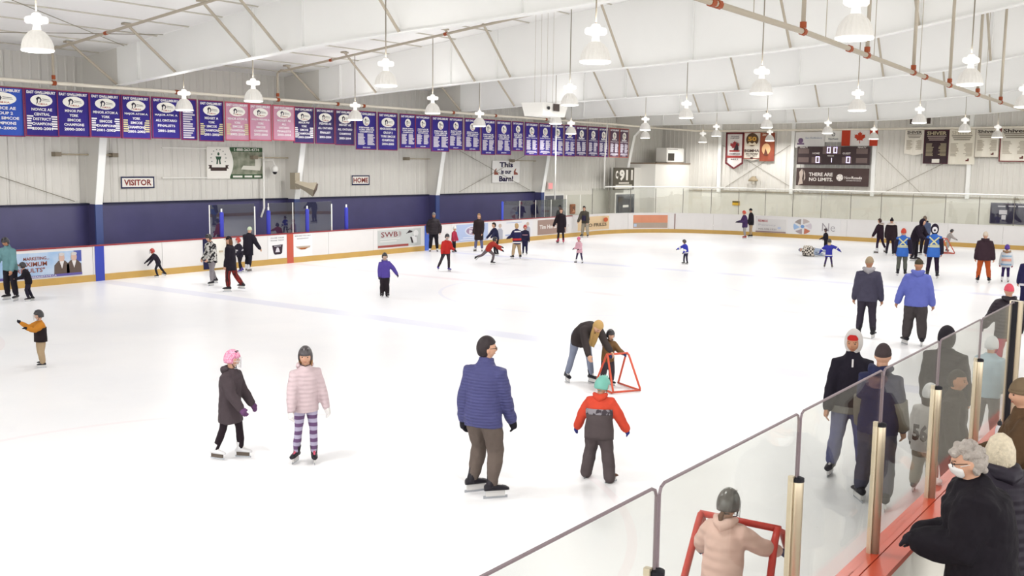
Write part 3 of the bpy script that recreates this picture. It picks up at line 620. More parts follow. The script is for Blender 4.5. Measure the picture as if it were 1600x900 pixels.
for i, (x0, x1, yt, yb, c) in enumerate(BAN):
    a = aty(x0, yt, 13.85); b = aty(x1, yt, 13.85); zb = aty((x0+x1)/2, yb, 13.85)[2]; zt = 5.72
    rr = random.Random(i*7+1); W = b[0]-a[0]-.02; H = zt-zb
    off = rr.uniform(-.04, .04); fr = frame((a[0], 13.85+off, zb), (1, 0, 0), (0, 0, 1))
    lab = '%s championship banner' % CN[c]
    t_ = TXT[i] if i < len(TXT) else None
    if t_: lab += ' reading %s %s' % (t_[0].title(), t_[-1])
    elif i == 6: lab = 'navy banner half folded over a list of names, behind a lamp'
    elif i < 15: lab += ' with team lists, just past the faded pink ones'
    else: lab += ' with name lists, %s in line from the corner room' % ORDW[33-i]
    # softly waving cloth
    mb = MB(); n = 8; wv = [(k/n*W, .012*math.sin(k*1.3+i)) for k in range(n+1)]
    mb.add([fr(u, H, o_) for u, o_ in wv]+[fr(u, 0, o_*1.6) for u, o_ in wv]+[fr(u, H, o_-.01) for u, o_ in wv]+[fr(u, 0, o_*1.6-.01) for u, o_ in wv],
           [(n+1+k, n+2+k, k+1, k) for k in range(n)]+[(2*n+2+k, 2*n+3+k, 3*n+4+k, 3*n+3+k) for k in range(n)])
    o = obj('championship_banner', mb, M_bn[c]); tag(o, lab, 'banner', 'championship banners over the far boards')
    add(o, 'banner_border', fr, border(0, W, 0, H, .035), M_bb[c], .02)
    rod_ = obj('top_rod', MB().tube([fr(0, H+.01, 0), fr(W, H+.01, 0)], .015, 5), M_brace, o)
    obj('hanging_cord', MB().tube([fr(W*.5, H, 0), (a[0]+W*.5, PY, 5.93)], .006, 4), M_brace, o)
    U = lambda f: f*W
    if i == 6:
        add(o, 'roster_lines', fr, [rect(W*.1, W*rr.uniform(.55, .9), H*(.05+k*.055), H*(.085+k*.055)) for k in range(14)], M_rost, .022); continue
    lettering(o, fr, [('EAST GWILLIMBURY', W*.5, H*.925, W*.86, H*.06)], M_ink, .026, bold=.035)
    early = i < 16 and i != 14
    cv = .76 if i < 11 else .74; ru = .33*W; rv = (.125 if early else .12)*H
    if not early: ru = min(.33*W, rv*1.05)
    add(o, 'emblem_ground', fr, [circle(W*.5, H*cv, ru, rv, 20)], M_logo, .024)
    P = lambda u, v: (W*.5+u*ru, H*cv+v*rv)
    add(o, 'emblem_bird', fr, [[P(-.5, -.75), P(-.42, -.1), P(-.5, .3), P(-.3, .62), P(-.1, .45), P(0, .1), P(-.1, -.3), P(-.22, -.35), P(-.1, .05), P(-.22, .35), P(-.33, .1), P(-.36, -.4)], [P(.05, .3), P(.7, .18), P(.7, .12), P(.05, .2)], [P(.05, .02), P(.75, -.05), P(.75, -.1), P(.05, -.06)]], M_line, .03)
    lettering(o, fr, [('O.M.H.A.', W*.5+.1*ru, H*cv-.6*rv, ru*.9, rv*.3)], M_red, .032, 'emblem_lettering')
    if early:
        t_ = t_ or ['CHAMPIONS']; n_ = len(t_); items = []
        for k, s_ in enumerate(t_): items.append((s_, W*.5, H*(.57-k*(.5/max(n_, 5))*(5/n_ if n_ == 4 else 1)), W*min(.8, .068*len(s_)), H*.06))
        lettering(o, fr, items, M_ink, .026, bold=.03)
        if i in SIDE: add(o, 'roster_lines', fr, [rect(W*.05, W*rr.uniform(.17, .24), H*(.16+k*.05), H*(.19+k*.05)) for k in range(6)]+[rect(W*rr.uniform(.76, .82), W*.95, H*(.16+k*.05), H*(.19+k*.05)) for k in range(6)], M_gold if i in (4, 7, 8) else M_ink, .026)
    else:
        if i < 24: lettering(o, fr, [(['MINOR ATOM A', 'NOVICE', 'PEEWEE AE', 'BANTAM'][i % 4], W*.5, H*.575, W*.7, H*.04), ('YORK SIMCOE', W*.5, H*.52, W*.75, H*.04), ('CHAMPIONS', W*.5, H*.465, W*.65, H*.04)], M_ink, .026, bold=.035)
        else: lettering(o, fr, [(['Bantam', 'Atom', 'Peewee', 'Midget'][i % 4], W*.5, H*.6, W*.5, H*.07), ('Ontario Champions', W*.5, H*.53, W*.82, H*.035)], M_ink, .026, bold=.03)
        rows = 10; top = .42 if i < 24 else .47
        add(o, 'roster_lines', fr, [rect(W*.1, W*rr.uniform(.34, .45), H*(top-k*.03-.022), H*(top-k*.03)) for k in range(rows)]+[rect(W*.55, W*rr.uniform(.78, .92), H*(top-k*.03-.022), H*(top-k*.03)) for k in range(rows)]+([rect(W*.1, W*.9, H*.09, H*.11), rect(W*.15, W*.85, H*.12, H*.14)] if i > 23 else []), M_rost, .026)
        lettering(o, fr, [(str(2004+(i-14)//2)+'-'+str(2005+(i-14)//2), W*.5, H*.06, W*.36, H*.03)], M_ink, .026)

# --- end wall: scoreboard, flags, banners
def endpanel(q0, q1, x=EX): a = atx(*q0, x); b = atx(*q1, x); return frame((x, a[1], b[2]), (0, -1, 0), (0, 0, 1)), a[1]-b[1], a[2]-b[2]
fr, W, H = endpanel((1248, 229), (1360, 258), EX-.3)
t = thing('scoreboard', 'black electronic scoreboard with lit zeros on the end wall', 'scoreboard', fr(W/2, 0, 0))
obj('cabinet', MB().prism(rect(0, W, 0, H), fr, 0, .2), mat('score_black', '3d2f31', .45), t)
for u0, u1, v0, v1 in ((.02, .17, .6, .88), (.02, .17, .12, .4), (.82, .97, .6, .88), (.82, .97, .1, .38), (.36, .61, .58, 1.0), (.21, .34, .08, .42), (.63, .76, .08, .42)):
    obj('digit_window', MB().prism(rect(W*u0, W*u1, H*v0, H*v1), fr, .2, .22), flat('6f5f5c'), t)
def seg(s, u, v, w_, h):
    SEG = {'0': 'abcdef', '1': 'bc'}; T = .1*h; out = []
    for ch in SEG[s]:
        out.append({'a': rect(u-w_/2, u+w_/2, v+h/2-T, v+h/2), 'd': rect(u-w_/2, u+w_/2, v-h/2, v-h/2+T), 'b': rect(u+w_/2-T, u+w_/2, v, v+h/2), 'c': rect(u+w_/2-T, u+w_/2, v-h/2, v), 'e': rect(u-w_/2, u-w_/2+T, v-h/2, v), 'f': rect(u-w_/2, u-w_/2+T, v, v+h/2)}[ch])
    return out
M_led = mat('led_digit', 'e6dcff', .5, emit=1.6)
for s_, u, v, h in (('0', .445, .8, .32), ('0', .535, .8, .32), ('0', .295, .27, .34), ('1', .475, .25, .24), ('0', .715, .27, .34)): add(t, 'lit_digit', fr, seg(s_, W*u, H*v, h*.6*H, h*H), M_led, .225, .01)
lettering(t, fr, [('HOME', W*.27, H*.62, W*.1, H*.1), ('GUEST', W*.69, H*.62, W*.11, H*.1), ('PERIOD', W*.475, H*.49, W*.09, H*.07), ('PENALTY', W*.895, H*.95, W*.11, H*.08), ('PENALTY', W*.095, H*.95, W*.11, H*.08)], flat('e6ddd8'), .23)
fr, W, H = endpanel((1245, 262), (1357, 292), EX-.3)
o = panel('advert_banner', 'dark brown banner reading THERE ARE NO LIMITS under the scoreboard', 'banner', fr, 0, W, 0, H, mat('brown_banner', '4a3a38', .5, noise=(1.5, .2)), 0)
lettering(o, fr, [('THERE ARE', W*.345, H*.64, W*.33, H*.2), ('NO LIMITS.', W*.35, H*.36, W*.33, H*.2)], flat('efe9e4'), .04, bold=.025); lettering(o, fr, [('New', W*.72, H*.48, W*.09, H*.15)], flat('efe9e4'), .04, bold=0); lettering(o, fr, [('Roads', W*.84, H*.48, W*.14, H*.15), ('AUTOMOTIVE GROUP', W*.8, H*.32, W*.2, H*.05)], flat('efe9e4'), .04)
add(o, 'emblem_disc', fr, [circle(W*.61, H*.48, H*.19)], flat('efe9e4'), .035); add(o, 'emblem_blades', fr, [[(W*.61+H*.07*math.cos(k*1.257), H*.48+H*.07*math.sin(k*1.257)), (W*.61+H*.17*math.cos(k*1.257+.15), H*.48+H*.17*math.sin(k*1.257+.15)), (W*.61+H*.17*math.cos(k*1.257+.35), H*.48+H*.17*math.sin(k*1.257+.35))] for k in range(5)], flat('4a3a38'), .041)
add(o, 'runner_picture', fr, [[(W*.03, H*.02), (W*.05, H*.45), (W*.04, H*.75), (W*.08, H*.95), (W*.1, H*.7), (W*.085, H*.4), (W*.1, H*.1)], [(W*.1, H*.9), (W*.125, H*.7), (W*.13, H*.4), (W*.11, H*.25), (W*.115, H*.55)]], flat('c3b3a8'), .035)
# flags
def cloth_panel(name, label, cat, q0, q1, m, group=None, x=EX-.25, tail=None):
    fr, W, H = endpanel(q0, q1, x); n = 10; mb = MB()
    zt = [(k/n) for k in range(n+1)]; low = [(tail or (lambda f: 0.0))(f)*H for f in zt]
    wv = [.02*math.sin(k*1.1+q0[0]) for k in range(n+1)]
    mb.add([fr(f*W, H, w_) for f, w_ in zip(zt, wv)]+[fr(f*W, l_, w_*1.5) for f, l_, w_ in zip(zt, low, wv)]+[fr(f*W, H, w_-.012) for f, w_ in zip(zt, wv)]+[fr(f*W, l_, w_*1.5-.012) for f, l_, w_ in zip(zt, low, wv)],
           [(n+1+k, n+2+k, k+1, k) for k in range(n)]+[(2*n+2+k, 2*n+3+k, 3*n+4+k, 3*n+3+k) for k in range(n)])
    o = obj(name, mb, m); tag(o, label, cat, group); obj('hanging_rod', MB().tube([fr(0, H, 0), fr(W, H, 0)], .02, 6), M_brace, o); return o, fr, W, H
o, fr, W, H = cloth_panel('flag', 'white town flag with small purple crest beside the scoreboard column', 'flag', (1243, 206), (1288, 231), flat('e6e4e2'))
add(o, 'crest', fr, [circle(W*.2, H*.45, H*.16), rect(W*.08, W*.32, H*.2, H*.3)], flat('7d6486'), .035); lettering(o, fr, [('East Gwillimbury', W*.64, H*.6, W*.56, H*.14)], flat('a9b0bf'), .035)
o, fr, W, H = cloth_panel('flag', 'plain white flag with round grey logo beside the maple leaf flag', 'flag', (1290, 204), (1315, 222), flat('edebe6'))
add(o, 'logo_ring', fr, [circle(W*.5, H*.66, H*.16)], flat('6e7078'), .035); add(o, 'logo_centre', fr, [circle(W*.5, H*.66, H*.1)], flat('dcdad6'), .042); lettering(o, fr, [('NewRoads', W*.5, H*.28, W*.6, H*.14)], flat('6e7078'), .035)
o, fr, W, H = cloth_panel('flag', 'red and white maple leaf flag above the scoreboard', 'flag', (1316, 203), (1371, 228), flat('eee9e6'))
add(o, 'red_bar', fr, [rect(0, W*.24, 0, H)], flat('c0432c'), .035); add(o, 'red_bar', fr, [rect(W*.78, W, 0, H)], flat('c0432c'), .035)
leaf = [(0, 1), (.16, .68), (.34, .76), (.27, .32), (.5, .55), (.57, .42), (.85, .47), (.74, .2), (.88, .08), (.42, -.3), (.48, -.5), (.05, -.43), (.06, -.95)]
leaf = leaf+[(-u, v) for u, v in leaf[::-1][:-1]]
add(o, 'maple_leaf', fr, [[(W*.51+u*H*.4, H*.52+v*H*.38) for u, v in leaf]], flat('c0432c'), .036)
# narrow banners
o, fr, W, H = cloth_panel('pennant', 'pointed white pennant with maroon border and leaf crest on the end wall', 'banner', (1135, 207), (1161, 263), flat('e8e2df'), tail=lambda f: .2*abs(f-.5)*2*.9)
add(o, 'pennant_border', fr, [rect(0, W*.09, H*.18, H), rect(W*.91, W, H*.18, H), rect(0, W, H*.95, H), [(0, H*.2), (W*.5, H*.02), (W, H*.2), (W, H*.13), (W*.5, -H*.03), (0, H*.13)]], flat('6f3036'), .036)
add(o, 'leaf_crest', fr, [[(W*.5+u*W*.3, H*.63+v*H*.14) for u, v in leaf]], flat('9c3b3f'), .038); add(o, 'leaf_crest', fr, [[(W*.45, H*.5), (W*.62, H*.72), (W*.7, H*.62), (W*.72, H*.5)]], flat('3a3036'), .042); add(o, 'crest_base', fr, [rect(W*.22, W*.78, H*.46, H*.5), rect(W*.08, W*.92, H*.29, H*.35)], flat('a23b38'), .04)
lettering(o, fr, [('ONTARIO', W*.5, H*.89, W*.46, H*.035), ('CHAMPIONSHIP', W*.5, H*.84, W*.5, H*.035), ('CHAMPIONS', W*.5, H*.4, W*.62, H*.045), ('2011', W*.5, H*.25, W*.4, H*.04)], flat('54444a'), .038)
o, fr, W, H = cloth_panel('pennant', 'cream banner reading EGMHA 50 YEARS with gold disc on the end wall', 'banner', (1163, 207), (1188, 251), flat('e9e1d4'), tail=lambda f: .06*abs(f-.5)*2)
add(o, 'gold_disc', fr, [circle(W*.5, H*.74, W*.36)], flat('5b4635'), .036); add(o, 'pennant_border', fr, border(0, W, H*.06, H, W*.04), flat('9b5040'), .036); add(o, 'eagle_wings', fr, [[(W*.15, H*.52), (W*.35, H*.66), (W*.5, H*.6), (W*.65, H*.66), (W*.85, H*.52), (W*.5, H*.55)]], flat('e6d8c0'), .043); add(o, 'small_oval', fr, [circle(W*.5, H*.09, W*.09, H*.03)], flat('4c3434'), .04)
lettering(o, fr, [('50', W*.5, H*.77, W*.5, H*.16)], flat('d8a44c'), .043, bold=.04); lettering(o, fr, [('EGMHA', W*.5, H*.35, W*.86, H*.1), ('50 YEARS', W*.5, H*.24, W*.7, H*.055), ('1964 - 2014', W*.5, H*.165, W*.6, H*.035)], flat('4e3a34'), .04, bold=.03)
o, fr, W, H = cloth_panel('pennant', 'rust red torch banner hanging behind a lamp on the end wall', 'banner', (1188.5, 207), (1209, 252), mat('rust_banner', 'a5573a', .7, kind='grain', col2='7c3a34', scale=1.2))
add(o, 'torch_picture', fr, [circle(W*.45, H*.42, W*.3, H*.2, 16)], flat('e8b98a'), .036); add(o, 'torch_flame', fr, [[(W*.3, H*.2), (W*.4, H*.45), (W*.5, H*.34), (W*.62, H*.2)]], flat('6a4034'), .042); lettering(o, fr, [('2014', W*.4, H*.92, W*.5, H*.07)], flat('f0e2d0'), .04)
SH = [((1415, 203), (1442, 243), 'e8e2d6', None, 'white SHIVER team list with rounded bottom on the end wall'), ((1445, 203), (1481, 256), '3f3035', '8a7f62', 'dark SHIVER skating team list on the end wall'), ((1483, 202), (1522, 257), 'e9e3d4', None, 'cream SHIVER team list dated 2011 above the end wall column'), ((1525, 201), (1560, 246), 'eae4d6', 'x', 'thin-bordered Shiver team list behind a lamp on the end wall'), ((1564, 199), (1608, 253), 'ebe5d8', '7d3a3a', 'maroon-bordered Shiver team list at the end of the row')]
for k, (q0, q1, c, c2, lab) in enumerate(SH):
    o, fr, W, H = cloth_panel('team_list_banner', lab, 'banner', q0, q1, flat(c), tail=(lambda f: .08*abs(f-.5)*2) if k == 0 else None); rr = random.Random(k+40)
    ink = flat('b6a98c' if k == 1 else '4f4640'); inkl = flat('a69a80' if k == 1 else 'b7ad9c')
    lettering(o, fr, [('SHIVER' if k < 3 else 'Shiver', W*(.5 if k < 3 else .48), H*.9, W*.78, H*.11)], ink if k != 2 else flat('c9c0ae'), .035, bold=.03)
    add(o, 'heading_lines', fr, [rect(W*(.12+.04*j), W*(.88-.04*j), H*(.8-.055*j), H*(.825-.055*j)) for j in range(3)], flat('bba9a0') if k == 1 else flat('8d8274'), .035)
    add(o, 'roster_lines', fr, [rect(W*.1, W*rr.uniform(.3, .42), H*(.58-.035*j), H*(.6-.035*j)) for j in range(11)]+[rect(W*rr.uniform(.58, .7), W*.9, H*(.58-.035*j), H*(.6-.035*j)) for j in range(11)], inkl, .035)
    if k >= 2: add(o, 'skate_mark', fr, [[(W*.68, H*.09), (W*.8, H*.09), (W*.8, H*.16), (W*.76, H*.18), (W*.74, H*.13), (W*.68, H*.13)]], flat('6b3a36'), .036)
    if k == 1: add(o, 'white_patch', fr, [rect(W*.36, W*.66, H*.02, H*.14)], flat('e9e4da'), .036)
    if c2: add(o, 'list_border', fr, border(0, W, 0, H, W*(.02 if k == 3 else .035)), flat('7a6c60' if k == 3 else ('54303a' if k == 1 else c2)), .036)
# ceiling fan box by the end wall, horn lamp, yellow plate, dark end window
fr, W, H = endpanel((1424, 185), (1458, 196), EX-.3)
t = thing('unit_heater', 'beige unit heater with dark vents high on the end wall', 'heater', fr(W/2, 0, 0)); obj('case', MB().prism(rect(0, W, 0, H), fr, 0, .3), M_cream, t)
for u in (.02, .5, .78): obj('vent', MB().prism(rect(W*u, W*(u+.16), H*.2, H), fr, .3, .32), flat('4c3f3a'), t)
p = atx(1180, 278, EX); t = thing('wall_floodlight', 'small beige floodlight high on the end wall below the pennants', 'lamp', (EX-.3, p[1], p[2]-.2)); obj('bracket', MB().box((0, -.05, .2), (.3, .05, .3)), flat('a09480'), t, local=True); obj('hood', MB().lathe([(.3, 0), (.26, .12), (.1, .28)], 12), flat('a8997f'), t, True, local=True); obj('bulb', MB().ell((0, 0, -.05), (.1, .1, .12), 10, 8), flat('f3efe4'), t, True, local=True)
fr, W, H = endpanel((1145, 314), (1156, 321), EX); o = panel('warning_plate', 'small yellow warning plate on the block end wall', 'sign', fr, 0, W, 0, H, flat('e0b23c'), .02); add(o, 'plate_header', fr, [rect(0, W, H*.62, H)], flat('6b5a2c'), .05)
fr, W, H = endpanel((1550, 318), (1632, 351), EX); o = obj('window_5', MB().prism(rect(0, W, 0, H), fr, .01, .05), mat('dark_window', '2b2740', .1, spec=.6)); o['kind'] = 'structure'
for u, v, uu, vv in ((.15, .45, .3, .68), (.2, .18, .28, .42), (.62, .42, .78, .72), (.12, .84, .26, .9), (.32, .86, .46, .92), (.5, .86, .62, .92)): add(o, 'paper_notice', fr, [rect(W*u, W*uu, H*v, H*vv)], flat('cfcad2'), .055)
add(o, 'window_frame', fr, border(-.05, W+.05, -.05, H+.05, .06), flat('4a4458'), .05)
# hanging projector box
p0 = aty(831, 160, 3.0); p1 = aty(872, 184, 3.0)
t = thing('hanging_sound_box', 'white box with round and square openings hung from the roof', 'speaker box', ((p0[0]+p1[0])/2, 3.0, p1[2])); w_ = (p1[0]-p0[0])/2; h_ = p0[2]-p1[2]
R_ = [[(-w_*.85, -.35, 0), (w_*.8, -.35, 0), (w_*.8, .35, 0), (-w_*.85, .35, 0)], [(-w_, -.4, h_), (w_*.95, -.4, h_), (w_*.95, .4, h_), (-w_, .4, h_)]]
obj('case', MB().rings(R_), M_white, t, local=True); f2 = frame((-w_, -.41, 0), (1, 0, 0), (0, 0, 1))
obj('round_port', MB().prism(circle(w_*.42, h_*.6, h_*.13), f2, 0, .03), M_blackp, t, local=True); obj('square_port', MB().prism(rect(w_*.8, w_*1.2, h_*.4, h_*.95), f2, 0, .03), flat('554b48'), t, local=True)
for k in range(4): obj('hanging_wire', MB().tube([(-w_*.8+k*w_*.45, 0, h_), (-w_*.8+k*w_*.45, 0, roofz(3)-p1[2])], .006, 4), M_brace, t, local=True)

# --- adverts on the boards
TONE = .74
def advert(px0, px1, v0, v1, c, label, m=None):
    s0, s1 = s_at_px(px0), s_at_px(px1); o = obj('board_advert', strip(MB(), s0, s1, v0, v1, -.012, -.002), m or flat(c, .4)); tag(o, label, 'advert')
    p0, n0 = path(s0); p1, n1 = path(s1); u = np.append((p1-p0)/np.linalg.norm(p1-p0), 0); W = np.linalg.norm(p1-p0); curved = np.linalg.norm(n0-n1) > .02
    sag = 0 if not curved else .02
    return o, frame((p0[0], p0[1], v0), u, (0, 0, 1)), W, v1-v0
o, fr, W, H = advert(-60, 128, .25, .98, '', 'sky blue property advert with two suited figures on the far boards', mat('sky_ad', '8db8e6', .5, kind='grain', col2='dfeaf6', scale=1.6))
for cu in (.82, .93): add(o, 'suit', fr, [[(W*(cu-.07), 0), (W*(cu-.065), H*.45), (W*(cu-.03), H*.62), (W*(cu+.03), H*.62), (W*(cu+.065), H*.45), (W*(cu+.07), 0)]], flat('6a5a52'), .016); add(o, 'shirt', fr, [[(W*(cu-.02), H*.6), (W*(cu+.02), H*.6), (W*cu, H*.3)]], flat('ece8e6'), .021); add(o, 'plain_head', fr, [circle(W*cu, H*.74, W*.026, H*.17, 14)], flat('dcb9a8'), .02); add(o, 'grey_hair', fr, [circle(W*cu, H*.88, W*.027, H*.07, 12)], flat('d9d3cf'), .024)
add(o, 'corner_block', fr, [rect(W*.93, W, H*.55, H)], flat('5560b0'), .013, .002); add(o, 'foot_bar', fr, [rect(0, W, 0, H*.1)], flat('6b62a8'), .024)
lettering(o, fr, [('MARKETING...', W*.6, H*.78, W*.22, H*.13), ('MAXIMUM', W*.56, H*.56, W*.26, H*.18), ('RESULTS"', W*.55, H*.32, W*.24, H*.18)], flat('a05a48'), .02, bold=.02); lettering(o, fr, [('INGHOMEREALESTATE.CA', W*.6, H*.05, W*.34, H*.07)], flat('f0eef4'), .03)
o, fr, W, H = advert(418, 448, .21, 1.04, 'fbfafa', 'white advert with black police badge beside the red line')
lettering(o, fr, [('CLOSE YOUR', W*.5, H*.9, W*.72, H*.05), ('DOOR TIGHT', W*.5, H*.79, W*.7, H*.05)], flat('55505a'), .016)
add(o, 'badge', fr, [[(W*.22, H*.58), (W*.78, H*.6), (W*.74, H*.24), (W*.66, H*.18), (W*.36, H*.18), (W*.3, H*.24)]], flat('3a2c3a'), .014); add(o, 'badge_bell', fr, [[(W*.38, H*.28), (W*.62, H*.28), (W*.58, H*.4), (W*.54, H*.48), (W*.46, H*.48), (W*.42, H*.4)], rect(W*.32, W*.68, H*.53, H*.55)], flat('e8e2ea'), .02)
o, fr, W, H = advert(458, 488, .21, 1.04, 'fbfafa', 'white advert with bronze winged badge beside the red line')
lettering(o, fr, [('BEFORE YOU SAY', W*.5, H*.92, W*.85, H*.045), ('GOODNIGHT', W*.5, H*.8, W*.62, H*.045)], flat('55505a'), .016); add(o, 'wing_badge', fr, [[(W*.12, H*.46), (W*.9, H*.46), (W*.86, H*.38), (W*.62, H*.32), (W*.36, H*.32), (W*.2, H*.38)]], flat('c9b9a6'), .014); add(o, 'badge_centre', fr, [[(W*.26, H*.39), (W*.76, H*.39), (W*.6, H*.31), (W*.4, H*.31)]], flat('b06a3a'), .02)
o, fr, W, H = advert(590, 657, .27, .98, 'cfd2cf', 'grey advert reading SWB with a hat drawing on far boards')
lettering(o, fr, [('SWB', W*.26, H*.74, W*.38, H*.3), (')))', W*.5, H*.74, W*.05, H*.3)], flat('8c3f42'), .016, bold=.01); add(o, 'text_lines', fr, [rect(W*.05, W*.5, H*.47, H*.5), rect(W*.05, W*.42, H*.33, H*.37)], flat('f2f0ec'), .014); add(o, 'foot_bar', fr, [rect(0, W*.7, 0, H*.13)], flat('a5524c'), .014)
add(o, 'hat_drawing', fr, [[(W*.64, H*.72), (W*.78, H*.78), (W*.8, H*.84), (W*.72, H*.92), (W*.68, H*.8)], [(W*.74, H*.5), (W*.78, H*.5), (W*.82, H*.15), (W*.78, H*.15)]], flat('3c3438'), .016); add(o, 'bottle_drawing', fr, [circle(W*.88, H*.7, W*.06, H*.2, 12), rect(W*.78, W*.9, H*.15, H*.55)], flat('efeeec'), .014)
o, fr, W, H = advert(713, 762, .24, 1.0, 'b9c8ea', 'pale blue advert with oval INN crest on the far boards')
add(o, 'oval_crest', fr, [circle(W*.52, H*.6, W*.26, H*.3)], flat('dfe3f2'), .014); add(o, 'oval_ring', fr, [circle(W*.52, H*.6, W*.22, H*.23)], flat('a98fa8'), .02); lettering(o, fr, [('INN', W*.52, H*.55, W*.26, H*.2), ('COUNTRY', W*.52, H*.74, W*.28, H*.08)], flat('f6f2f4'), .026, bold=.03); add(o, 'text_lines', fr, [rect(W*.2, W*.85, H*.2, H*.24), rect(W*.12, W*.9, H*.08, H*.12)], flat('f4f4fa'), .014)
o, fr, W, H = advert(772, 832, .2, 1.03, 'f4f2f4', 'white advert with two standing figures behind the children on far boards')
for cu in (.14, .86): add(o, 'plain_figure', fr, [[(W*(cu-.07), 0), (W*(cu-.07), H*.5), (W*(cu-.03), H*.62), (W*(cu+.03), H*.62), (W*(cu+.07), H*.5), (W*(cu+.07), 0)]], flat('b8b9c6'), .014); add(o, 'plain_head', fr, [circle(W*cu, H*.76, W*.04, H*.12, 12)], flat('d6bfb0'), .016)
add(o, 'text_lines', fr, [rect(W*.3, W*.7, H*.88, H*.91), rect(W*.28, W*.72, H*.16, H*.24)], flat('b0bde0'), .014)
o, fr, W, H = advert(840, 884, .25, .97, 'a98f84', 'brown advert with white script lettering on the far boards'); lettering(o, fr, [('Tim Hortons', W*.42, H*.52, W*.72, H*.28)], flat('f2ebe6'), .016, bold=.03)
o, fr, W, H = advert(903, 951, .27, .98, 'efd2a8', 'pale yellow advert reading NO FRILLS at the rink corner'); lettering(o, fr, [('NO FRILLS', W*.55, H*.38, W*.7, H*.24)], flat('4e4438'), .05, bold=.02); add(o, 'price_dot', fr, [circle(W*.87, H*.72, W*.07, H*.17)], flat('d2653f'), .05)
o, fr, W, H = advert(989, 1043, .27, .98, '', 'orange and grey striped advert at the rink corner', mat('orange_ad', 'e69a78', .5, noise=(2, .1))); add(o, 'grey_field', fr, [rect(0, W, 0, H*.42)], mat('grey_field', 'b9a99a', .5, noise=(3, .1)), .2, .006) if False else None
obj('grey_field', strip(MB(), s_at_px(989), s_at_px(1043), .28, .56, -.016, -.012), mat('grey_field', 'b9a99a', .5, noise=(3, .1)), o); obj('blue_tag', strip(MB(), s_at_px(990), s_at_px(997), .34, .5, -.02, -.016), flat('c6d6ee'), o)
o, fr, W, H = advert(1181, 1228, .22, .94, 'e9e6e4', 'pale advert with red and script lettering behind the skating pair'); lettering(o, fr, [('RE/MAX', W*.24, H*.84, W*.32, H*.16)], flat('c9686a'), .03); lettering(o, fr, [('Penney', W*.38, H*.53, W*.58, H*.18)], flat('c7c4cc'), .03, bold=0); lettering(o, fr, [('905.478.1521', W*.38, H*.24, W*.6, H*.12)], flat('a9a0a0'), .03); add(o, 'foot_bar', fr, [rect(0, W, 0, H*.09)], flat('a58a88'), .03); add(o, 'flower', fr, [circle(W*.78, H*.35, W*.06, H*.08, 10)], flat('c6d2ee'), .03)
o, fr, W, H = advert(1231, 1313, .2, 1.04, 'f3f1f0', 'white advert with colourful pinwheel and letters Ne on end boards')
cu, cv, rd = W*.29, H*.5, H*.47
for k, c in enumerate(('a89e99', 'c7b9b4', 'dcd2da', 'c97a60', 'b6a6a8', 'a9c6ec')):
    t0 = math.pi-.55-k*1.047; arc = [(cu+rd*1.25*math.cos(t0-j*.17), cv+rd*math.sin(t0-j*.17)) for j in range(6)]; add(o, 'pinwheel_blade', fr, [arc[::-1]+[(cu+rd*.35*math.cos(t0-.2), cv+rd*.32*math.sin(t0-.2))]], flat(c), .02)
add(o, 'pinwheel_hub', fr, [circle(cu, cv, rd*.26, rd*.22)], flat('7fa6dc'), .03); lettering(o, fr, [('Ne', W*.78, H*.52, W*.24, H*.5)], flat('a8a2a6'), .02, bold=-.01)
# open gate in the far boards beside the benches
gx = aty(317, 395, 13.0)[0]
t = thing('rink_gate', 'open players gate with brown frame in the far boards', 'gate', (gx, 13.0, 0))
obj('gate_gap_shade', MB().box((0, -.02, .05), (.28, -.006, 1.08)), flat('25244a'), t, local=True)  # dark slab on the boards stands in for shade in the gap
obj('gate_leaf', MB().box((.3, -.08, .08), (.95, -.03, 1.06)), M_block, t, local=True); obj('leaf_frame', MB().box((.9, -.1, .08), (.98, -.025, 1.08)), flat('9a7a55'), t, local=True); obj('latch', MB().box((.6, -.11, .6), (.75, -.08, .66)), M_alu, t, local=True)
# ================================================================ people
SKIN = {'fair': mat('skin_fair', 'd9a88c', .55, spec=.3, noise=(20, .06)), 'tan': mat('skin_tan', 'c08b6b', .55, spec=.3, noise=(20, .06)), 'dark': mat('skin_dark', '8d5f48', .55, spec=.3)}
M_eye = flat('1d1614', .2, .5); M_lip = flat('a8604f', .5); M_brow = flat('3a2a20', .8); M_blade = mat('blade_steel', 'c9cdd2', .25, metal=.8); M_holder = flat('e4e2e0', .4)
def V3(*a): return np.array(a, float)
def rotz_(a): c, s = math.cos(a), math.sin(a); return np.array([[c, -s, 0], [s, c, 0], [0, 0, 1.0]])
def rotx_(a): c, s = math.cos(a), math.sin(a); return np.array([[1.0, 0, 0], [0, c, -s], [0, s, c]])
def roty_(a): c, s = math.cos(a), math.sin(a); return np.array([[c, 0, s], [0, 1.0, 0], [-s, 0, c]])
D = math.radians
def face_fn(d):
    """radial shape of a head: x right, y forward, z up (unit direction)"""
    x, y, z = d; q = 1.0
    if y > 0:
        g = lambda cx, cz, sx, sz: math.exp(-((x-cx)/sx)**2-((z-cz)/sz)**2)
        q += .20*g(0, -.12, .09, .16)+.06*g(0, .06, .08, .2)             # nose, bridge
        q -= .07*(g(.3, .06, .16, .1)+g(-.3, .06, .16, .1))             # eye sockets
        q += .035*(g(.3, .24, .25, .08)+g(-.3, .24, .25, .08))          # brow
        q += .05*g(0, -.5, .18, .07)-.03*g(0, -.38, .3, .05)+.09*g(0, -.78, .25, .16)   # lips, chin
        q += .03*(g(.45, -.2, .2, .2)+g(-.45, -.2, .2, .2))
    if z < -.2: q *= 1-.13*min(1, (-.2-z)/.8)*(1 if y > -.2 else 1.4)
    return q
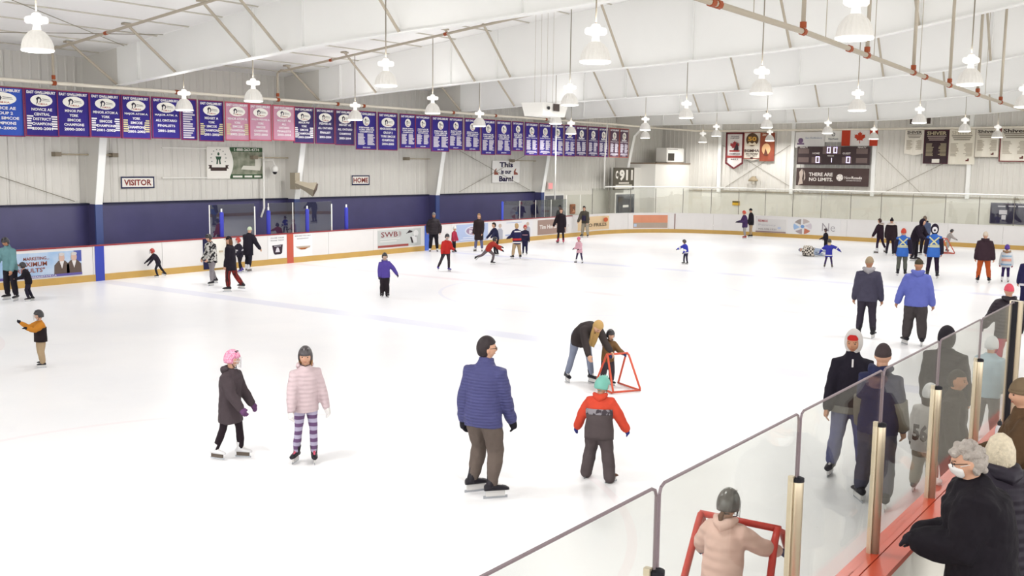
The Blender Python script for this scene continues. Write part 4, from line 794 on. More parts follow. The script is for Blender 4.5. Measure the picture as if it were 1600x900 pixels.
def hand_mb(mb, wrist, d, inward, k, side, curl=25, grow=1.0):
    d = d/np.linalg.norm(d); n = inward-d*(inward@d); n /= np.linalg.norm(n)+1e-9; wv = np.cross(d, n)*side   # wv: towards the thumb side (forward)
    P = lambda a, b, c: wrist+d*a*k+wv*b*k+n*c*k
    mb.limb([P(.0, 0, 0), P(.03, 0, 0), P(.085, 0, .0)], [.024*k*grow, .034*k*grow, .03*k*grow], 10)
    mb.limb([P(.05, .025, 0), P(.09, .03, 0)], [.018*k*grow, .014*k*grow], 8); mb.limb([P(.05, -.025, 0), P(.085, -.03, 0)], [.018*k*grow, .014*k*grow], 8)
    c = D(curl)
    for j, (b, l) in enumerate(((.034, .07), (.012, .08), (-.011, .075), (-.033, .058))):
        p0 = P(.085, b, 0); d1 = d*math.cos(c)+n*math.sin(c); d2 = d*math.cos(2.1*c)+n*math.sin(2.1*c); p1 = p0+d1*l*.5*k; p2 = p1+d2*l*.5*k
        mb.limb([p0, p1, p2], [.0105*k*grow, .0098*k*grow, .0085*k*grow], 7)
    t0 = P(.03, .03, .005); t1 = t0+(d*.6+wv*.75+n*.15)*.035*k; t2 = t1+(d*.95+wv*.25+n*.2)*.035*k
    mb.limb([t0, t1, t2], [.013*k*grow, .0115*k*grow, .0095*k*grow], 7)

def person(label, at, H, a, pose=None, top=None, legs=None, head=None, hands=None, skates='hockey', skin='fair', hs=1.0, anchor='mid', ground=0.0, lying=None, det=None, group=None, name='person'):
    pose = pose or {}; top = dict(top or {}); legs = dict(legs or {}); head = dict(head or {})
    at = np.array(at, float)
    if len(at) == 2: at = np.append(at, ground)
    c = CAM[:2]-at[:2]; dist = np.linalg.norm(c); c /= dist; v = -c; right = np.array([v[1], -v[0]])
    f = math.cos(D(a))*c+math.sin(D(a))*right; yaw = math.atan2(f[1], f[0])-math.pi/2
    px = H*FPX/np.linalg.norm(at-CAM)
    det = det if det is not None else (2 if px > 150 else (1 if px > 62 else 0))
    vb = (.03, .016, .0085)[det]; vc = (.022, .016, .012)[det]
    ns = (8, 10, 14)[det]
    k = H/1.75
    hh = .232*k*hs*(1 if hs == 1 else 1)                       # head height
    B = (H-hh*.5*0-(hh-.232*k)*.8)                             # body scale
    b = B/1.75
    # ---------- skeleton (local: x right, y forward, z up)
    lean = D(pose.get('lean', 4)); side = D(pose.get('side', 0)); tw = D(pose.get('twist', 0))
    hip = V3(0, 0, 0); sp = [hip]; ang = []
    for i in range(8):
        t = (i+1)/8; aa = lean*min(1, .35+t*.9); sd = side*min(1, .3+t)
        dv = V3(math.sin(sd), math.sin(aa)*math.cos(sd), math.cos(aa)*math.cos(sd)); sp.append(sp[-1]+dv*(.335*B/8)); ang.append(aa)
    sdir = (sp[-1]-sp[-2]); sdir /= np.linalg.norm(sdir)
    def spine(z):
        f_ = max(0.0, min(7.999, z/(.335*B)*8)); i = int(f_); return sp[i]+(sp[i+1]-sp[i])*(f_-i)
    def sang(z): return ang[max(0, min(7, int(z/(.335*B)*8)))]
    neck = sp[-1]
    hx = pose.get('hp', 0); hy = pose.get('hy', 0); ht = pose.get('ht', 0)
    hl = lean*.45+D(hx)
    RH = rotz_(-D(hy)) @ roty_(D(ht)) @ rotx_(-hl)
    nd = sdir*.6+RH @ V3(0, 0, .6); nd /= np.linalg.norm(nd)
    hc = neck+nd*(.004*B)+RH @ V3(0, .012*k, hh*.48)
    sw = .108*B*pose.get('sw', 1.0)*top.get('sw', 1.0)
    xr = rotz_(-tw) @ V3(1, 0, 0)
    J = {}
    for s, nm in ((-1, 'L'), (1, 'R')):
        p, ab, el = pose.get('arm'+nm, (8, 10, 15))[:3]; inn = pose.get('arm'+nm, (0, 0, 0, 0))[3] if len(pose.get('arm'+nm, ())) > 3 else 0
        p, ab, el, inn = D(p), D(ab), D(el), D(inn)
        sh = spine(.256*B)+xr*s*sw*.84
        d1 = V3(s*math.sin(ab), math.sin(p)*math.cos(ab), -math.cos(p)*math.cos(ab)); ab2 = ab*.7-inn; p2 = p+el
        d2 = V3(s*math.sin(ab2), math.sin(p2)*math.cos(ab2), -math.cos(p2)*math.cos(ab2))
        e = sh+d1*.168*B; w_ = e+d2*.15*B; J[nm] = (sh, e, w_, d2)
        p, ab, kn = pose.get('leg'+nm, (4, 4, 8))[:3]; tip = pose.get('leg'+nm, (0,0,0,0))[3] if len(pose.get('leg'+nm, ())) > 3 else 0
        p, ab, kn = D(p), D(ab), D(kn); h0 = hip+V3(s*.052*B, 0, -.01*B)
        t1 = V3(s*math.sin(ab)*math.cos(p), math.sin(p), -math.cos(p)*math.cos(ab)); p2 = p-kn
        t2 = V3(s*math.sin(ab)*math.cos(p2), math.sin(p2), -math.cos(p2)*math.cos(ab))
        kneep = h0+t1*.232*B; an = kneep+t2*.222*B; J['l'+nm] = (h0, kneep, an, D(tip))
    sk = .135*b if skates else .085*b                            # ankle above the ice
    low = min(J['lL'][2][2], J['lR'][2][2])
    if pose.get('dz'): low -= pose['dz']
    fx = (J['lL'][2]+J['lR'][2])/2 if anchor == 'mid' else (J['l'+anchor][2] if anchor in ('L', 'R') else (hc if anchor == 'head' else hip))
    shift = V3(-fx[0], -fx[1], sk-low)
    root = thing(name, label, 'person', tuple(at), yaw, group)
    if lying is not None:
        root.matrix_world = Matrix.Translation((at[0], at[1], lying[1])) @ Matrix.Rotation(yaw, 4, 'Z') @ Matrix.Rotation(D(lying[0]), 4, 'Y') @ Matrix.Translation((0, 0, -shift[2]))
    S = lambda p: np.asarray(p)+shift
    def put(mb): mb.v = [tuple(np.array(p)+shift) for p in mb.v]; return mb
    def headM(scale=1.0): 
        return lambda p: hc+RH @ (np.array(p)*scale)
    def head_ell(mb, r, fn=None, nu=22, nv=16, off=(0, 0, 0)):
        vs = []; fs = []
        for i in range(nv+1):
            ph = math.pi*i/nv
            for j in range(nu):
                th = 2*math.pi*j/nu; d = (math.sin(ph)*math.cos(th), math.sin(ph)*math.sin(th), math.cos(ph)); q = fn(d) if fn else 1.0
                vs.append(hc+RH @ (np.array([d[0]*r[0]*q, d[1]*r[1]*q, d[2]*r[2]*q])+np.array(off)))
        for i in range(nv):
            for j in range(nu): m_ = (j+1) % nu; fs.append((i*nu+j, (i+1)*nu+j, (i+1)*nu+m_, i*nu+m_))
        return mb.add(vs, fs)
    hr = (hh*.335, hh*.42, hh*.5)
    # ---------- body
    mb = MB(); head_ell(mb, hr, face_fn, 36 if det == 2 else 20, 28 if det == 2 else 14)
    for s in (-1, 1): 
        ec = hc+RH @ V3(s*hr[0]*1.0, -.01*k, -.02*hh); mb.ell(ec, (.012*k, .022*k, .034*k), 8, 6, M=Matrix([list(r_) for r_ in RH]))
    mb.limb([neck-sdir*.06*B, neck+nd*.02*B, hc-nd*hh*.2], [.034*B, .034*B*(.9+.1*hs), .034*B*(.9+.1*hs)], 10)
    mb.limb([sp[0], sp[4], sp[6]], [.055*B, .05*B, .045*B], 10)
    for nm in 'LR':
        sh, e, w_, d2 = J[nm]; s = -1 if nm == 'L' else 1
        mb.limb([sh-xr*s*.05*B, sh, (sh+e)/2, e, (e+w_)/2, w_], [.03*B, .03*B, .026*B, .023*B, .022*B, .0165*B], 8)
        if not (hands and det < 2): hand_mb(mb, w_, d2, (sp[4]-w_) if abs(d2[2]) > .5 else V3(-s*.3, 0, -1), b*1.02, s, pose.get('curl', 25))
        h0, kn, an, _ = J['l'+nm]; mb.limb([h0, (h0+kn)/2, kn, (kn+an)/2, an], [q_*B*min(1, legs.get('fit', 1.0))*.85 for q_ in (.05, .046, .034, .034, .025)], 8)
    fuse('body', put(mb), SKIN[skin], root, vb, 2 if det == 2 else 1)
    if det >= 1 and head.get('face', True):
        for s in (-1, 1):
            e = MB().ell(hc+RH @ V3(s*hr[0]*.4, hr[1]*.83, hr[2]*.06), (.0125*k*hs, .009*k, .0085*k*hs), 8, 6, M=Matrix([list(r_) for r_ in RH])); obj('eye', put(e), M_eye, root, True, local=True)
            e = MB().limb([hc+RH @ V3(s*hr[0]*.2, hr[1]*.93, hr[2]*.22), hc+RH @ V3(s*hr[0]*.62, hr[1]*.78, hr[2]*.24)], [.004*k, .003*k], 6); obj('eyebrow', put(e), M_brow, root, True, local=True)
        e = MB().limb([hc+RH @ V3(-hr[0]*.26, hr[1]*.83, -hr[2]*.47), hc+RH @ V3(0, hr[1]*.9, -hr[2]*.48), hc+RH @ V3(hr[0]*.26, hr[1]*.83, -hr[2]*.47)], [.003*k, .005*k, .003*k], 6); obj('mouth', put(e), M_lip, root, True, local=True)
    # ---------- trousers
    lm = legs.get('m', cloth('2b2730')); fit = legs.get('fit', 1.0); cuff = legs.get('cuff', 1.0)
    mb = MB(); mb.ell(hip+V3(0, -.008*B, .0), (.092*B*min(1.15, fit**.5), .07*B*min(1.15, fit**.5), .085*B), 16, 10)
    for nm in 'LR':
        h0, kn, an, _ = J['l'+nm]; sv = .02*B
        r0 = [.06, .062*fit**.5, .052*fit, .043*fit, .043*fit*cuff**.3, .036*fit*cuff, .034*fit*cuff]
        mb.limb([h0+V3(0, -.004*B, .02*B), h0+(kn-h0)*.2, h0+(kn-h0)*.6, kn, kn+(an-kn)*.4, kn+(an-kn)*.8, kn+(an-kn)*legs.get('len', .87)], [q*B for q in r0], 12)
    tr = fuse('trousers', put(mb), lm, root, vc, 4, (.008, .014, .02)[det]*k*min(1.2, fit))
    # ---------- top
    tm = top.get('m', cloth('2b2730')); bulk = top.get('bulk', 1.0); hem = top.get('hem', .03)+.03; fl = top.get('flare', 1.0)
    prof = [(-.02, .1, .078), (.06, .098, .076), (.14, .102, .079), (.21, .108, .08), (.262, .093, .07), (.294, .066, .058), (.318, .05, .05), (.345, .044, .044)]
    ex = (bulk-1)*.055; ring = []; hw_ = max(.1+ex, .05+.06*fit**.5+.012); hd_ = max(.08+ex, .06*fit**.5+.024)
    def oval(cn, a_, b_, fw, n=26):
        y_ = V3(0, math.cos(fw), -math.sin(fw)); return [cn+xr*a_*math.cos(2*math.pi*i/n)+y_*b_*math.sin(2*math.pi*i/n) for i in range(n)]
    lower = []
    mid_thigh = (J['lL'][1]+J['lR'][1])/2; td = (mid_thigh-hip); td = td/np.linalg.norm(td); td = td*.5+V3(0, 0, -.5)*1.0; td /= np.linalg.norm(td)
    h_ = hem
    while h_ > .025: lower.append(h_); h_ -= .05
    for q in lower:
        gr = 1+(fl-1)*(q/max(hem, .01)); ring.append(oval(hip+td*q*B, hw_*B*gr, hd_*B*gr, lean*.2))
    for z, a_, b_ in prof:
        if z < .03: a_ = hw_-ex; b_ = hd_-ex
        elif z < .08: a_ = max(a_, (hw_-ex)*.5+a_*.5); b_ = max(b_, (hd_-ex)*.5+b_*.5)
        cn = spine(max(0, z)*B) if z >= 0 else hip+V3(0, 0, z*B); neckq = 1 if z < .28 else .4
        ring.append(oval(cn+(V3(0, -.0, 0)), (a_*(pose.get('sw', 1.0)*top.get('sw', 1.0) if z > .1 else 1)+ex*neckq)*B, (b_+ex*neckq)*B, sang(max(0, z)*B)))
    if top.get('collar'): ring.append(oval(neck+nd*.014*B, .048*B, .048*B, sang(.3*B)+.1))
    mb = MB(); mb.rings(ring)
    sl = top.get('sleeve', 1.0)
    for nm in 'LR':
        sh, e, w_, d2 = J[nm]; s = -1 if nm == 'L' else 1; q = B*(1+(bulk-1)*.9)
        we = e+(w_-e)*.97*sl
        mb.limb([sh-xr*s*.045*B, sh, sh+(e-sh)*.5, e, e+(we-e)*.5, we], [.046*q, .049*q, .046*q, .041*q, .038*q, .032*q*top.get('cuffw', 1.0)], 12)
    jk = fuse(top.get('name', 'jacket'), put(mb), tm, root, vc, 5, (.012, .02, .028)[det]*k)
    # coloured bands and yokes lie on the jacket as thin shells of the same form
    for bz0, bz1, bm, bn in top.get('bands', ()):
        zz = np.linspace(bz0, bz1, 6); R_ = []
        for z in zz:
            cn = spine(max(0, z)*B) if z >= 0 else hip+td*(-z)*B
            a_ = np.interp(z, [p_[0] for p_ in prof], [p_[1] for p_ in prof]); b_ = np.interp(z, [p_[0] for p_ in prof], [p_[2] for p_ in prof])
            if z < .06: a_ = max(a_, hw_-ex if z < .03 else (hw_-ex)*.5+a_*.5); b_ = max(b_, hd_-ex if z < .03 else (hd_-ex)*.5+b_*.5)
            R_.append(oval(cn, (a_*(top.get('sw', 1.0) if z > .1 else 1)+ex+.013)*B, (b_+ex+.013)*B, sang(max(0, z)*B)))
        obj(bn, put(MB().rings(R_)), bm, jk, True, local=True)
    for nm, f0, f1, bm, bn in top.get('sleevebands', ()):
        sh, e, w_, d2 = J[nm]; q = B*(1+(bulk-1)*.9); P_ = lambda f_: sh+(e-sh)*f_ if f_ <= 1 else e+(w_-e)*(f_-1)
        rr_ = lambda f_: float(np.interp(f_, [0, .5, 1, 1.5, 2], [.05, .047, .043, .04, .034]))*q*1.2
        obj(bn, put(MB().tube([P_(x) for x in np.linspace(f0, f1, 4)], [rr_(x) for x in np.linspace(f0, f1, 4)], 12)), bm, jk, True, local=True)
    if top.get('hood'):
        mb = MB(); hcn = neck-V3(0, math.cos(lean), -math.sin(lean))*.045*B-V3(0, 0, .006*B)
        mb.limb([hcn+xr*-.06*B+V3(0, .03*B, .0), hcn+xr*-.035*B+V3(0, -.015*B, -.012*B), hcn+V3(0, -.03*B, -.03*B), hcn+xr*.035*B+V3(0, -.015*B, -.012*B), hcn+xr*.06*B+V3(0, .03*B, .0)], [.022*B, .034*B, .042*B, .034*B, .022*B], 10)
        fuse('hood', put(mb), top['hood'] if not isinstance(top['hood'], bool) else tm, root, vc, 3)
    if top.get('x_vest'):                                   # reflective X and hem bars on the back
        q = (.079+ex)*B+.012
        for z0, z1, x0, x1 in ((.27, .13, -.085, .06), (.27, .13, .085, -.06)):
            P0 = [spine(z*B)+xr*x*B-V3(0, 1, 0)*q*(1.0 if abs(x) < .07 else .8) for z, x in zip(np.linspace(z0, z1, 5), np.linspace(x0, x1, 5))]
            obj('reflective_tape', put(MB().tube(P0, .013*B, 6)), flat('e6e2a8'), jk, local=True)
        for z in (.115, .085): obj('reflective_tape', put(MB().rings([oval(spine((z-.01)*B), (.104+ex)*B, (.083+ex)*B, 0), oval(spine((z+.01)*B), (.105+ex)*B, (.083+ex)*B, 0)])), flat('e6e2a8'), jk, local=True)
    # ---------- gloves
    if hands:
        for nm in 'LR':
            sh, e, w_, d2 = J[nm]; s = -1 if nm == 'L' else 1; mb = MB()
            hand_mb(mb, w_, d2, (sp[4]-w_) if abs(d2[2]) > .5 else V3(-s*.3, 0, -1), b*1.05, s, pose.get('curl', 25), 1.35); mb.limb([w_-d2*.03*b, w_+d2*.03*b], [.036*b, .034*b], 10)
            fuse('glove', put(mb), hands, root, (.018, .011, .008)[det], 2)
    # ---------- skates or shoes
    for nm in 'LR':
        h0, kn, an, tip = J['l'+nm]; s = -1 if nm == 'L' else 1; to = D(pose.get('toe', 12))
        shin = kn-an; shin /= np.linalg.norm(shin)
        Rf = rotz_(-s*to-D(pose.get('foot', 0))) @ rotx_(-tip)
        F = lambda x, y, z: an+Rf @ (V3(x, y, z)*b)
        bm = head.get('boot') or (flat('26232a', .4) if skates == 'hockey' else flat('efeef0', .4))
        if not skates: bm = head.get('boot') or flat('2a2523', .5)
        zs = -.06
        mb = MB(); n = 12
        secs = [(-.09, .028, -.0), (-.075, .045, .015), (-.02, .05, .025), (.05, .05, .012), (.11, .05, -.0), (.155, .046, -.012), (.185, .026, -.03)]
        R_ = []
        for y_, hw, zt in secs: R_.append([F(hw*math.cos(2*math.pi*j/n), y_, zs+.01+(max(0, (zt-zs))*(.5+.5*math.sin(2*math.pi*j/n)))) for j in range(n)])
        mb.rings(R_)
        mb.tube([F(0, -.02, -.03), F(0, -.02, .02), an+shin*.06*b+Rf @ V3(0, -.015*b, 0), an+shin*.13*b+Rf @ V3(0, -.01*b, 0)], [.05*b, .05*b, .053*b, .06*b], 12)
        bo = obj('skate_boot' if skates else 'shoe', put(mb), bm, root, True, local=True)
        if skates:
            B3 = lambda a_, c_: [[F(a_[0], y_, a_[2]), F(c_[0], y_, a_[2]), F(c_[0], y_, c_[2]), F(a_[0], y_, c_[2])] for y_ in (a_[1], c_[1])]
            obj('blade_holder', put(MB().rings(B3((-.018, -.09, -.05), (.018, -.02, -.105))).merge(put(MB().rings(B3((-.018, .06, -.05), (.018, .15, -.105)))))) if False else put(MB().rings(B3((-.016, -.075, -.048), (.016, .14, -.108)))), M_holder if skates == 'hockey' else flat('6d6258'), bo, local=True)
            obj('blade', put(MB().rings(B3((-.004, -.1, -.105), (.004, .17, -.135)))), M_blade, bo, local=True)
            if det >= 1: obj('laces', put(MB().tube([F(0, .1, -.005), F(0, .05, .012), F(0, .03, .03), F(0, .035, .06)], .02*b, 6)), head.get('lace') or flat('ece9e6'), bo, local=True)
    # ---------- head gear
    def shell(nm, m, grow, cover, nu=26, nv=20, sub=root, off=(0, 0, 0), inner=.8, vox=None):
        """closed shell round the skull; cover(d) in 0..1 says where it stands proud"""
        mb = MB(); head_ell(mb, (hr[0]*grow, hr[1]*grow, hr[2]*grow), lambda d: inner+(1-inner)*cover(d), nu, nv, off)
        return obj(nm, put(mb), m, sub, True, local=True)
    sst = lambda x, e0, e1: max(0.0, min(1.0, (x-e0)/(e1-e0)))
    kind = head.get('kind', 'hair'); hm = head.get('m', flat('2a221f'))
    haircol = head.get('hair')
    if kind == 'helmet':
        he = shell('helmet', hm, 1.26, lambda d: sst(d[2]-(.12 if d[1] > .25 else -.38 if d[1] > -.6 else -.4)-.55*max(0, d[1])*.3, -.06, .03), inner=.72)
        if det >= 1:
            for s in (-1, 1): obj('chin_strap', put(MB().tube([hc+RH @ V3(s*hr[0]*1.1, .15*hr[1], -.2*hr[2]), hc+RH @ V3(s*hr[0]*.85, .45*hr[1], -.85*hr[2]), hc+RH @ V3(0, .6*hr[1], -1.04*hr[2])], .006*k, 5)), flat('2c2a2e'), he, local=True)
            for x in (-.45, 0, .45): obj('vent', put(MB().ell(hc+RH @ V3(x*hr[0], .55*hr[1], 1.06*hr[2]*(1-.12*abs(x))), (.012*k, .03*k, .01*k), 8, 6, M=Matrix([list(r_) for r_ in RH]))), head.get('vent') or flat('17161a'), he, True, local=True)
        if head.get('cage'):
            mb = MB()
            for x in (-.85, -.55, -.25, .05, .35, .65, .9): mb.tube([hc+RH @ V3(x*hr[0], hr[1]*1.28*math.sqrt(max(.15, 1-.6*x*x)), z*hr[2]) for z in (.28, -.2, -.6, -.98)], .0035*k, 4)
            for z in (-.1, -.5, -.95): mb.tube([hc+RH @ V3(x*hr[0], hr[1]*1.29*math.sqrt(max(.15, 1-.6*x*x)), z*hr[2]) for x in (-1.15, -.85, -.4, 0, .4, .85, 1.15)], .0035*k, 4)
            obj('cage', put(mb), flat(head.get('cagecol', 'b9b9bd'), .4), he, local=True)
        if head.get('fin'):
            for j in range(5): obj('fin_spike', put(MB().tube([hc+RH @ V3(0, (.6-.35*j)*hr[1], 1.15*hr[2]*(1-.04*abs(j-1)**2)), hc+RH @ V3(0, (.55-.4*j)*hr[1], 1.38*hr[2]*(1-.05*abs(j-1)**2))], [.022*k, .004], 6)), head['fin'], he, local=True)
    if kind == 'beanie':
        he = shell('beanie', hm, 1.13, lambda d: sst(d[2]-(.18 if d[1] > 0 else -.12)+.12*d[1]*0, -.05, .05), inner=.8, off=(0, 0, .04*hh))
        obj('beanie_cuff', put(MB().rings([[hc+RH @ (V3(hr[0]*1.1*math.cos(t_)*g_, hr[1]*1.1*math.sin(t_)*g_, hr[2]*(z_+.14*math.sin(t_)))) for t_ in np.linspace(0, 2*math.pi, 20, endpoint=False)] for z_, g_ in ((.06, 1.0), (.1, 1.03), (.24, 1.02), (.28, .98))])), head.get('cuff') or hm, he, True, local=True)
        if head.get('pom'): obj('pompom', put(MB().ell(hc+RH @ V3(0, 0, hr[2]*1.25), (.035*k,)*3, 10, 8)), head['pom'], he, True, local=True)
    if kind == 'cap':
        he = shell('cap', hm, 1.12, lambda d: sst(d[2]-.15, -.05, .05), off=(0, 0, .03*hh))
        R_ = [[hc+RH @ V3(hr[0]*x, hr[1]*(1.0+l_*(1-.5*x*x)), hr[2]*(.28-.1*l_)+dz_) for x in np.linspace(-.75, .75, 7)] for l_, dz_ in ((0, 0), (.65, 0))]; mb = MB(); vs = R_[0]+R_[1]; vs2 = [p_+RH @ V3(0, 0, .008) for p_ in vs]
        mb.add(vs+vs2, [(i, i+1, 7+i+1, 7+i) for i in range(6)]+[(14+i, 21+i, 22+i, 15+i) for i in range(6)]+[(7+i, 8+i, 22+i, 21+i) for i in range(6)]); obj('cap_brim', put(mb), hm, he, local=True)
    if kind == 'hoodup':
        he = shell('hood', hm, 1.36, lambda d: 1-sst(d[1]-.58+.25*abs(d[2])*0, -.03, .1)*(1 if d[2] < .75 else 0), inner=.66, nu=30, nv=22, off=(0, -.02*k, .01*k))
        if head.get('under'): shell('beanie', head['under'], 1.12, lambda d: sst(d[2]-.42, -.05, .05), off=(0, .0, .0))
    if kind in ('curly', 'bob'):
        mb = MB(); rr_ = random.Random(3)
        if kind == 'curly':
            for q_ in range(110):
                z_ = rr_.uniform(-.75, 1.0); t_ = rr_.uniform(0, 2*math.pi); r_ = math.sqrt(max(0, 1-z_*z_)); d_ = (r_*math.cos(t_), r_*math.sin(t_), z_)
                if z_ < (.45 if d_[1] > .2 else (.0 if d_[1] > -.2 else -.7)): continue
                g_ = rr_.uniform(1.0, 1.14); mb.ell(hc+RH @ V3(d_[0]*hr[0]*g_, d_[1]*hr[1]*g_-.008, d_[2]*hr[2]*g_+.01), (rr_.uniform(.018, .03)*k,)*3, 8, 6)
            head_ell(mb, (hr[0]*1.06, hr[1]*1.04, hr[2]*1.04), lambda d: 1.0 if d[2] > (.42 if d[1] > .1 else (-.05 if d[1] > -.15 else -.75)) else .8, off=(0, -.01*k, .01*k))
        else:
            head_ell(mb, (hr[0]*1.06, hr[1]*1.06, hr[2]*1.04), lambda d: 1.0 if d[2] > (.42 if d[1] > .1 else (-.05 if d[1] > -.15 else -.75)) else .8, off=(0, -.01*k, .01*k))
            for t_ in np.linspace(math.pi*.93, math.pi*2.07, 44):
                cx_, cy_ = math.cos(t_), math.sin(t_); e_ = rr_.uniform(-1.35, -1.05)
                mb.limb([hc+RH @ V3(cx_*.25*hr[0], cy_*.25*hr[1], 1.03*hr[2]), hc+RH @ V3(cx_*.8*hr[0], cy_*.8*hr[1], .74*hr[2]), hc+RH @ V3(cx_*1.16*hr[0], cy_*1.14*hr[1], .1*hr[2]), hc+RH @ V3(cx_*1.22*hr[0], cy_*1.2*hr[1], -.6*hr[2]), hc+RH @ V3(cx_*rr_.uniform(.9, 1.22)*hr[0], cy_*rr_.uniform(.95, 1.2)*hr[1], e_*hr[2])], [.011*k, .0125*k, .0125*k, .012*k, .005*k], 6)
        if kind == 'curly': fuse('hair', put(mb), hm, root, (.022, .013, .0075)[det], 1)
        else: obj('hair', put(mb), hm, root, True, local=True)['kind'] = 'stuff'
    if kind == 'hair' or (haircol and kind not in ('curly', 'bob')):
        hc_m = haircol or hm; ln = head.get('long', 0)
        def cov(d):
            up = .38 if d[1] > .1 else (-.05 if d[1] > -.15 else -.75)
            return sst(d[2]-up+.0, -.08, .08)
        if kind == 'hair': shell('hair', hc_m, head.get('vol', 1.13), cov, inner=.82, off=(0, -.008*k, .012*k))
        if ln:
            mb = MB(); bk = lambda x, y, z: hc+RH @ V3(x*hr[0], y*hr[1], 0)*1.0+(RH @ V3(0, 0, z*hr[2]) if head.get('hang') is None else RH @ V3(0, 0, min(0.3, z)*hr[2])+V3(0, 0, (z-.3)*hr[2] if z < .3 else 0))
            for x in np.linspace(-.85, .85, 7):
                yb = -.75*math.sqrt(max(.05, 1-x*x*.95)); mb.limb([bk(x*.9, yb*.9, .5), bk(x*1.05, yb*1.12, -.1), bk(x*1.05, yb*1.25, -.7), bk(x*.95, yb*1.2, -1-ln*.5), bk(x*.8, yb*1.1, -1-ln)], [.022*k, .03*k, .032*k, .028*k, .012*k], 7)
            fuse('long_hair', put(mb), hc_m, root, (.024, .016, .011)[det], 2)
        if head.get('tail'):
            mb = MB().limb([hc+RH @ V3(0, -.9*hr[1], -.35*hr[2]), hc+RH @ V3(0, -1.35*hr[1], -.7*hr[2]), hc+RH @ V3(0, -1.3*hr[1], -1.5*hr[2])], [.018*k, .032*k, .012*k], 8); obj('ponytail', put(mb), hc_m, root, True, local=True)
    if head.get('glasses'):
        mb = MB()
        for s in (-1, 1):
            cc = V3(s*hr[0]*.42, hr[1]*1.0, hr[2]*.06); mb.tube([hc+RH @ (cc+V3(.021*math.cos(t_), -.012*abs(math.cos(t_))*s*0, .017*math.sin(t_))*k) for t_ in np.linspace(0, 2*math.pi, 13)], .0026*k, 5, cap=False)
            mb.tube([hc+RH @ (cc+V3(s*.021*k, 0, .004*k)), hc+RH @ V3(s*hr[0]*1.05, hr[1]*.1, hr[2]*.1)], .0026*k, 5)
        mb.tube([hc+RH @ V3(-.006*k, hr[1]*1.04, hr[2]*.08), hc+RH @ V3(.006*k, hr[1]*1.04, hr[2]*.08)], .0026*k, 5)
        obj('glasses', put(mb), flat('3b3431', .3), root, local=True)
    if head.get('mask'):
        mb = MB(); head_ell(mb, (hr[0]*1.09, hr[1]*1.16, hr[2]*1.05), lambda d: .7+.3*(sst(d[1], .25, .42)*sst(-d[2]+.12-.3*abs(d[0]), -.02, .1)*sst(d[2]+1.02, .1, .25))+(.05*math.exp(-(d[0]/.15)**2) if d[1] > .3 and -.5 < d[2] < .05 else 0), 36, 28)
        mk = obj('face_mask', put(mb), flat('f3f1ef', .7), root, True, local=True)
        for s in (-1, 1): obj('ear_loop', put(MB().tube([hc+RH @ V3(s*hr[0]*.85, hr[1]*.55, -.05*hr[2]), hc+RH @ V3(s*hr[0]*1.1, -.05*hr[1], .05*hr[2])], .003*k, 4)), flat('f3f1ef', .7), mk, local=True)
    if top.get('zip'):
        q = (.079+ex)*B; P0 = [spine(z*B)+V3(0, math.cos(sang(z*B)), -math.sin(sang(z*B)))*(float(np.interp(z, [.2, .262, .296, .318], [.08, .07, .056, .05]))+ex+.004)*B for z in (.25, .275, .3)]
        obj('zip', put(MB().tube(P0, .006*B, 6)), flat('e8e4e4'), jk, local=True)
    if head.get('print'):
        obj('hood_print', put(MB().ell(hc+RH @ V3(0, -hr[1]*1.28, -hr[2]*.2), (hr[0]*.9, .03*k, hr[2]*.75), 14, 10)), flat('ece8ea'), root, True, local=True)
        obj('hood_print', put(MB().ell(hc+RH @ V3(0, -hr[1]*1.34, -hr[2]*.3), (hr[0]*.45, .03*k, hr[2]*.35), 12, 8)), flat('231a26'), root, True, local=True)
    if head.get('fur'):
        mb = MB(); hcn = neck-V3(0, .04*B, .005*B); mb.tube([hcn+V3(.085*B*math.cos(t_), -.01*B+.055*B*math.sin(t_), .012*B*math.sin(t_)) for t_ in np.linspace(-math.pi*1.1, .1*math.pi, 12)], .026*B, 8); obj('fur_trim', put(mb), head['fur'], root, True, local=True)
    root['_J'] = 0; del root['_J']
    return root, J, shift, yaw
G = lambda x, y: atz(x, y)[:2]
BLK = cloth('26222a'); NVY = cloth('2c2f4c'); GRY = cloth('6e6a68'); DGR = cloth('4a4648'); KHK = cloth('b79f7f'); JEAN = cloth('5f6a93')
h_blk = flat('2b282c', .35, .5); h_gry = flat('55504e', .3, .5); h_red = flat('b8352c', .35, .5); h_pink = mat('helmet_pink', 'd9729a', .35, spec=.5, kind='blotch', col2='ecb2c8', scale=70); h_wht = flat('eef0f2', .3, .5)
GLV = cloth('25232b')
